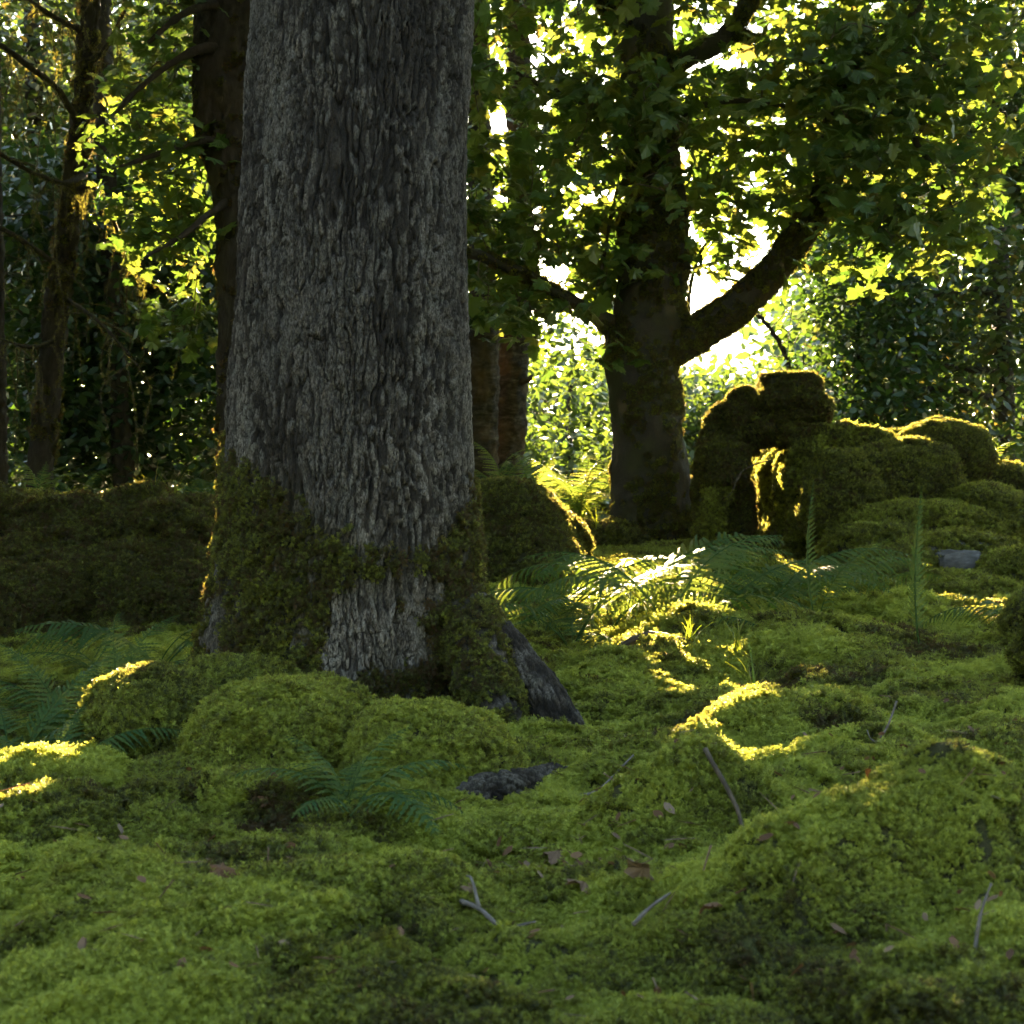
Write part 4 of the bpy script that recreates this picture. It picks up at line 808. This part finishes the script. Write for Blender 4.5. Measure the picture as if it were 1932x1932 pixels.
fern('broad leaning bracken frond left of the mossy ledge', onground(1545, 5.6), [(38, .58, 2), (-10, .45, 6)], UPR, **br)
fern('bracken frond reaching in from the right edge', onground(1965, 5.2), [(170, .5, 12), (150, .45, 2)], FLATF, **br)
fern('fern growing on the far end of the huge boulder', P(1850, 905, 12.3), rosette(8, .5, 4), ARCH)
fern('small fern in the cleft right of the sycamore base', P(1312, 985, 12.6), [(20, .38, -6), (-30, .35, -20), (60, .35, 10)], ARCH)
fern('bracken with flat sunlit fronds left of the oak base', onground(300, 5.1), [(175, .62, 8), (190, .55, -4), (5, .5, 4), (-30, .45, 8), (30, .5, 14), (220, .45, -6)], FLATF, **br)
fern('dark fern below the flat bracken left of the oak', onground(235, 4.5), [(180, .45, 6), (90, .4, 20), (60, .4, 24), (215, .45, 0), (20, .45, -8)], ARCH)
fern('fern spreading below the left mossy hump', onground(150, 4.0), [(170, .5, -4), (200, .5, -10), (20, .5, -4), (150, .45, 8), (-20, .4, -8)], ARCH)
fern('fern tangle at the left edge behind the sunlit moss rim', onground(30, 3.55), [(180, .5, -4), (10, .5, -8), (-25, .45, -12), (60, .42, 10), (210, .45, -6), (120, .4, 6)], ARCH)
fern('lowest fern at the left edge behind the sunlit moss rim', onground(110, 3.25), [(175, .42, -16), (15, .36, -20), (200, .4, -14), (80, .3, 0)], ARCH)
fern('upright fern behind the long dark boulder beside the oak', P(385, 985, 8.9), [(75, .62, 14), (40, .5, 6), (150, .5, 4), (185, .5, -6), (110, .55, 10)], ARCH)
fern('small fern on the upper left boulder below the larch', P(70, 950, 9.6), [(0, .45, 10), (160, .45, 14), (40, .4, 14), (100, .35, 20), (-30, .35, 0)], ARCH)
fern('low fern on top of the long dark boulder', P(150, 955, 9.2), [(0, .36, -4), (30, .36, 10), (170, .34, 0)], ARCH)
fern('small foreground fern at the foot of the bright moss cushions', onground(660, 2.70, -.01), [(188, .26, 2), (165, .22, 14), (148, .2, 22), (12, .26, 4), (38, .22, 18), (-5, .24, -2), (-50, .30, -14), (-115, .22, -22), (90, .18, 24)], SMALLF)

# ------------------------------------------------------------------ grass tufts, twigs, fallen leaves
def tuft(label, base, n, L, lean=.35, w_=.004):
    t_ = thing('grass_tuft', tuple(float(c) for c in base), label, 'grass')
    for k in range(n):
        az = random.uniform(0, 6.283); h = L * random.uniform(.6, 1.15); le = abs(random.gauss(lean, .2)); V = []; F = []
        for q in range(7):
            e = q / 6; c = np.array([math.cos(az) * h * le * e * e, math.sin(az) * h * le * e * e, h * e * (1 - .25 * le * e)]) + (math.cos(az * 3) * .012, math.sin(az * 5) * .012, 0)
            s = np.array([-math.sin(az), math.cos(az), 0]) * w_ * (1 - .92 * e); V += [c - s, c + s + (0, 0, .001)]
        for q in range(6): F.append((2 * q, 2 * q + 1, 2 * q + 3, 2 * q + 2))
        o = link('blade', mesh_np('blade', V, [F], True, {'v': ('FLOAT', np.full(len(V), random.random()))}, MAT['grass']), t_)
tuft('sunlit yellow grass tuft below the bracken', onground(1390, 4.9), 14, .16)
tuft('grass blades standing behind the sunlit moss ridge', onground(1420, 4.0), 9, .17, .3)
tuft('short grass tuft beside the small sunlit hollow', onground(1300, 5.0), 12, .13)
tuft('two thin grass blades before the sunlit moss ridge', onground(1310, 2.95), 2, .09, .1, .002)
tuft('grass tuft on top of the long dark boulder', P(290, 968, 7.9), 10, .28, .45)
tuft('tall fine grass on the dark boulder near the oak', P(330, 965, 8.0), 10, .24, .5)
tuft('sunlit grass tuft by the wedge-shaped stone', onground(1700, 6.4), 10, .12, .3)
tuft('green grass at the foot of the glowing fern', P(1125, 1015, 12.3), 16, .30)
def twig(label, pts, r, mat='grey_twig', forks=()):
    t_ = thing('twig', tuple(float(c) for c in pts[0]), label, 'twig'); p = spline(pts, 16)
    V, Q, T = tube(p, np.linspace(r, r * .5, 16), 7, lambda q: r * .3 * fbm(q * 60, 2, 3)); part('stick', V, [Q, T], MAT[mat], t_)
    for f_ in forks:
        V, Q, T = tube(spline(f_, 10), np.linspace(r * .8, r * .3, 10), 6); part('fork', V, [Q, T], MAT[mat], t_)
og = onground
twig('pale forked twig sticking up from the moss at the right', [og(1655, 2.95, .015), og(1675, 2.98, .035), og(1692, 3.0, .065)], .0035, forks=[[og(1655, 2.95, .015), og(1642, 2.95, .03), og(1636, 2.95, .05)]])
twig('long grey twig lying in the moss near the bottom', [og(870, 2.08, .02), og(905, 2.05, .025), og(950, 2.0, .022), og(1010, 1.97, .02)], .004, forks=[[og(905, 2.05, .025), og(890, 2.1, .035), og(880, 2.12, .03)]])
twig('crooked dark twig on the middle mossy hump', [og(1330, 2.55, .03), og(1390, 2.48, .03), og(1405, 2.42, .025), og(1400, 2.36, .02)], .0045, 'twig')
twig('curved grey twig at the bottom right of the moss', [og(1195, 1.93, .015), og(1225, 1.96, .03), og(1265, 2.0, .02)], .0035)
twig('grey stick standing in the bottom right corner', [og(1838, 1.74, .01), og(1850, 1.76, .04), og(1870, 1.78, .05)], .003)
twig('thin pale twig in the hollow right of the bare root', [og(1090, 2.95, .02), og(1130, 2.98, .02), og(1195, 3.05, .025)], .0035)
twig('dark fallen stick under the bracken', [og(1150, 5.1, .03), og(1220, 5.05, .04), og(1300, 5.0, .03)], .016, 'twig')
twig('pale dead stem leaning among the bracken stems', [og(1325, 5.0, .0), P(1322, 1400, 4.9), P(1305, 1370, 5.0)], .004)
twig('short grey twig on the left foreground moss', [og(205, 2.42, .02), og(235, 2.46, .025), og(262, 2.5, .02)], .0025)
twig('bare forked twig hanging from the outcrop ledge', [P(1455, 868, 11.2), P(1420, 878, 11.2), P(1395, 895, 11.2), P(1380, 930, 11.2), P(1362, 942, 11.2)], .006, 'twig', forks=[[P(1400, 890, 11.2), P(1392, 905, 11.2), P(1378, 912, 11.2)]])
def fallen(label, px, Y, s, az, tilt, mat='dead_leaf', dz=.02, shape=None):
    BV, BT = shape or (MAPLE_V, MAPLE_T); V = BV * (1, .8, 1.6) * s
    V = np.vstack([V, V - (0, 0, .0012)]); n = len(BV); T = np.vstack([BT, BT[:, ::-1] + n])
    o = link('fallen_leaf', mesh_np('fallen_leaf', V, [T], False, {'v': ('FLOAT', np.full(len(V), random.random()))}, MAT[mat])); o.location = og(px, Y, dz + .008)
    o.rotation_euler = (math.radians(tilt), random.uniform(-.3, .3), math.radians(az)); tag(o, label, 'leaf')
fallen('brown curled leaf left of the small foreground fern', 490, 2.68, .05, 30, 25)
fallen('dark brown leaf on the left foreground moss', 290, 2.42, .045, 100, 50)
fallen('purple-brown leaf on the lower left moss', 400, 2.1, .04, 10, 30)
fallen('brown leaf nearest the camera-side root litter', 985, 2.36, .055, 150, 35)
fallen('rust-brown leaf in the litter patch below the bare root', 1035, 2.5, .06, 20, 15)
fallen('tan leaf at the edge of the litter patch', 1085, 2.47, .045, 250, 40)
fallen('dark curled leaf in the middle of the litter patch', 960, 2.43, .05, 300, 10)
fallen('dull leaf at the left end of the litter patch', 905, 2.48, .05, 200, 20)
fallen('greyish leaf low on the right of the litter patch', 1095, 2.16, .05, 60, 25)
fallen('grey-brown leaf by the middle hump at the right', 1225, 2.12, .045, 120, 60)
fallen('yellow leaf stuck in the moss cushion behind the small fern', 775, 2.96, .022, 90, 60, 'grass', .10)
fallen('pale green leaf lying flat on the dark ridge at the right', 1480, 2.9, .035, 5, 10, 'pale_leaf', .02, (OVAL_V, OVAL_T))
fallen('blue-green leaf beside the forked twig', 1600, 2.95, .04, 150, 20, 'pale_leaf', .03, (OVAL_V, OVAL_T))
fallen('long dark blade-like leaf at the right edge', 1880, 2.25, .10, 0, 5, 'slate', .05, (OVAL_V * (1, .5, 1), OVAL_T))
fallen('small pale leaf on the moss at the bottom right', 1300, 1.88, .03, 40, 10, 'pale_leaf', .015, (OVAL_V, OVAL_T))
fallen('pinkish dead leaf at the bottom right beside the pale one', 1345, 1.9, .03, 220, 30)

n = 900; yl = 1.7 * (5.2 / 1.7) ** rng.random(n); xl = rng.uniform(-.36, .36, n) * yl
near_patch = rng.random(n) < .25; xl = np.where(near_patch, rng.normal(.03, .12, n), xl); yl = np.where(near_patch, rng.normal(2.43, .10, n), yl)
pos = np.stack([xl, yl, gh(xl, yl) + .012 + .018 * rng.random(n)], 1); R = leafframes(n, .5, .1); kind_ = rng.random(n) < .55
V1, T1 = scatter(OVAL_V * (1, .9, 1.4), OVAL_T, R[kind_], pos[kind_], rng.uniform(.008, .030, kind_.sum()))
V2, T2_ = scatter(np.array([(-.5, -.03, 0), (.5, -.02, .05), (.5, .02, .05), (-.5, .03, 0), (0, 0, .06)]), np.array([(0, 1, 4), (1, 2, 4), (2, 3, 4), (3, 0, 4)]), R[~kind_], pos[~kind_], rng.uniform(.015, .06, (~kind_).sum()))
lo = link('leaf_litter', mesh_np('leaf_litter', np.vstack([V1, V2]), [np.vstack([T1, T2_ + len(V1)])], False, {'v': ('FLOAT', np.concatenate([np.repeat(rng.random(kind_.sum()), len(OVAL_V)), np.repeat(rng.random((~kind_).sum()), 5)]))}, MAT['dead_leaf']))
tag(lo, 'tiny brown leaf scraps and needles sunk in the moss', 'leaf litter', kind='stuff')

# ------------------------------------------------------------------ the sun itself, far off in the opening between the leaves
m, t = M('sun_disc'); e = N(t, "ShaderNodeEmission"); e.inputs[0].default_value = (1, .86, .6, 1); e.inputs[1].default_value = 120
ad = N(t, "ShaderNodeAddShader"); t.links.new(e.outputs[0], ad.inputs[0]); t.links.new(N(t, "ShaderNodeBsdfTransparent").outputs[0], ad.inputs[1])   # glowing gas: light passes through it
t.links.new(ad.outputs[0], N(t, "ShaderNodeOutputMaterial").inputs[0])
D = 1500.; o = link('sun', mesh_np('sun', ICO5_V * D * math.tan(math.radians(.27)), [ICO5_F], True, None, m)); o.location = Vector(SUN * D) + Vector((0, 0, ZC)); o['kind'] = 'structure'

# things of one kind share a group
GR = {'fern': 'ferns on the forest floor', 'bracken': 'bracken plants in the clearing', 'mossy_boulder': 'moss-covered boulders and humps', 'stone': 'bare grey stones among the moss', 'twig': 'fallen twigs on the moss',
      'fallen_leaf': 'fallen leaves on the moss', 'grass_tuft': 'grass tufts', 'holly_bush': 'dark evergreen bushes behind', 'distant_tree': 'distant trees', 'birch_tree': 'birches', 'oak_tree': 'oaks', 'sycamore_tree': 'sycamores', 'slender_tree': 'slender dark trunks at the left'}
for o in COL.objects:
    if o.parent is None and 'label' in o and 'group' not in o and o.name.split('.')[0] in GR: o['group'] = GR[o.name.split('.')[0]]
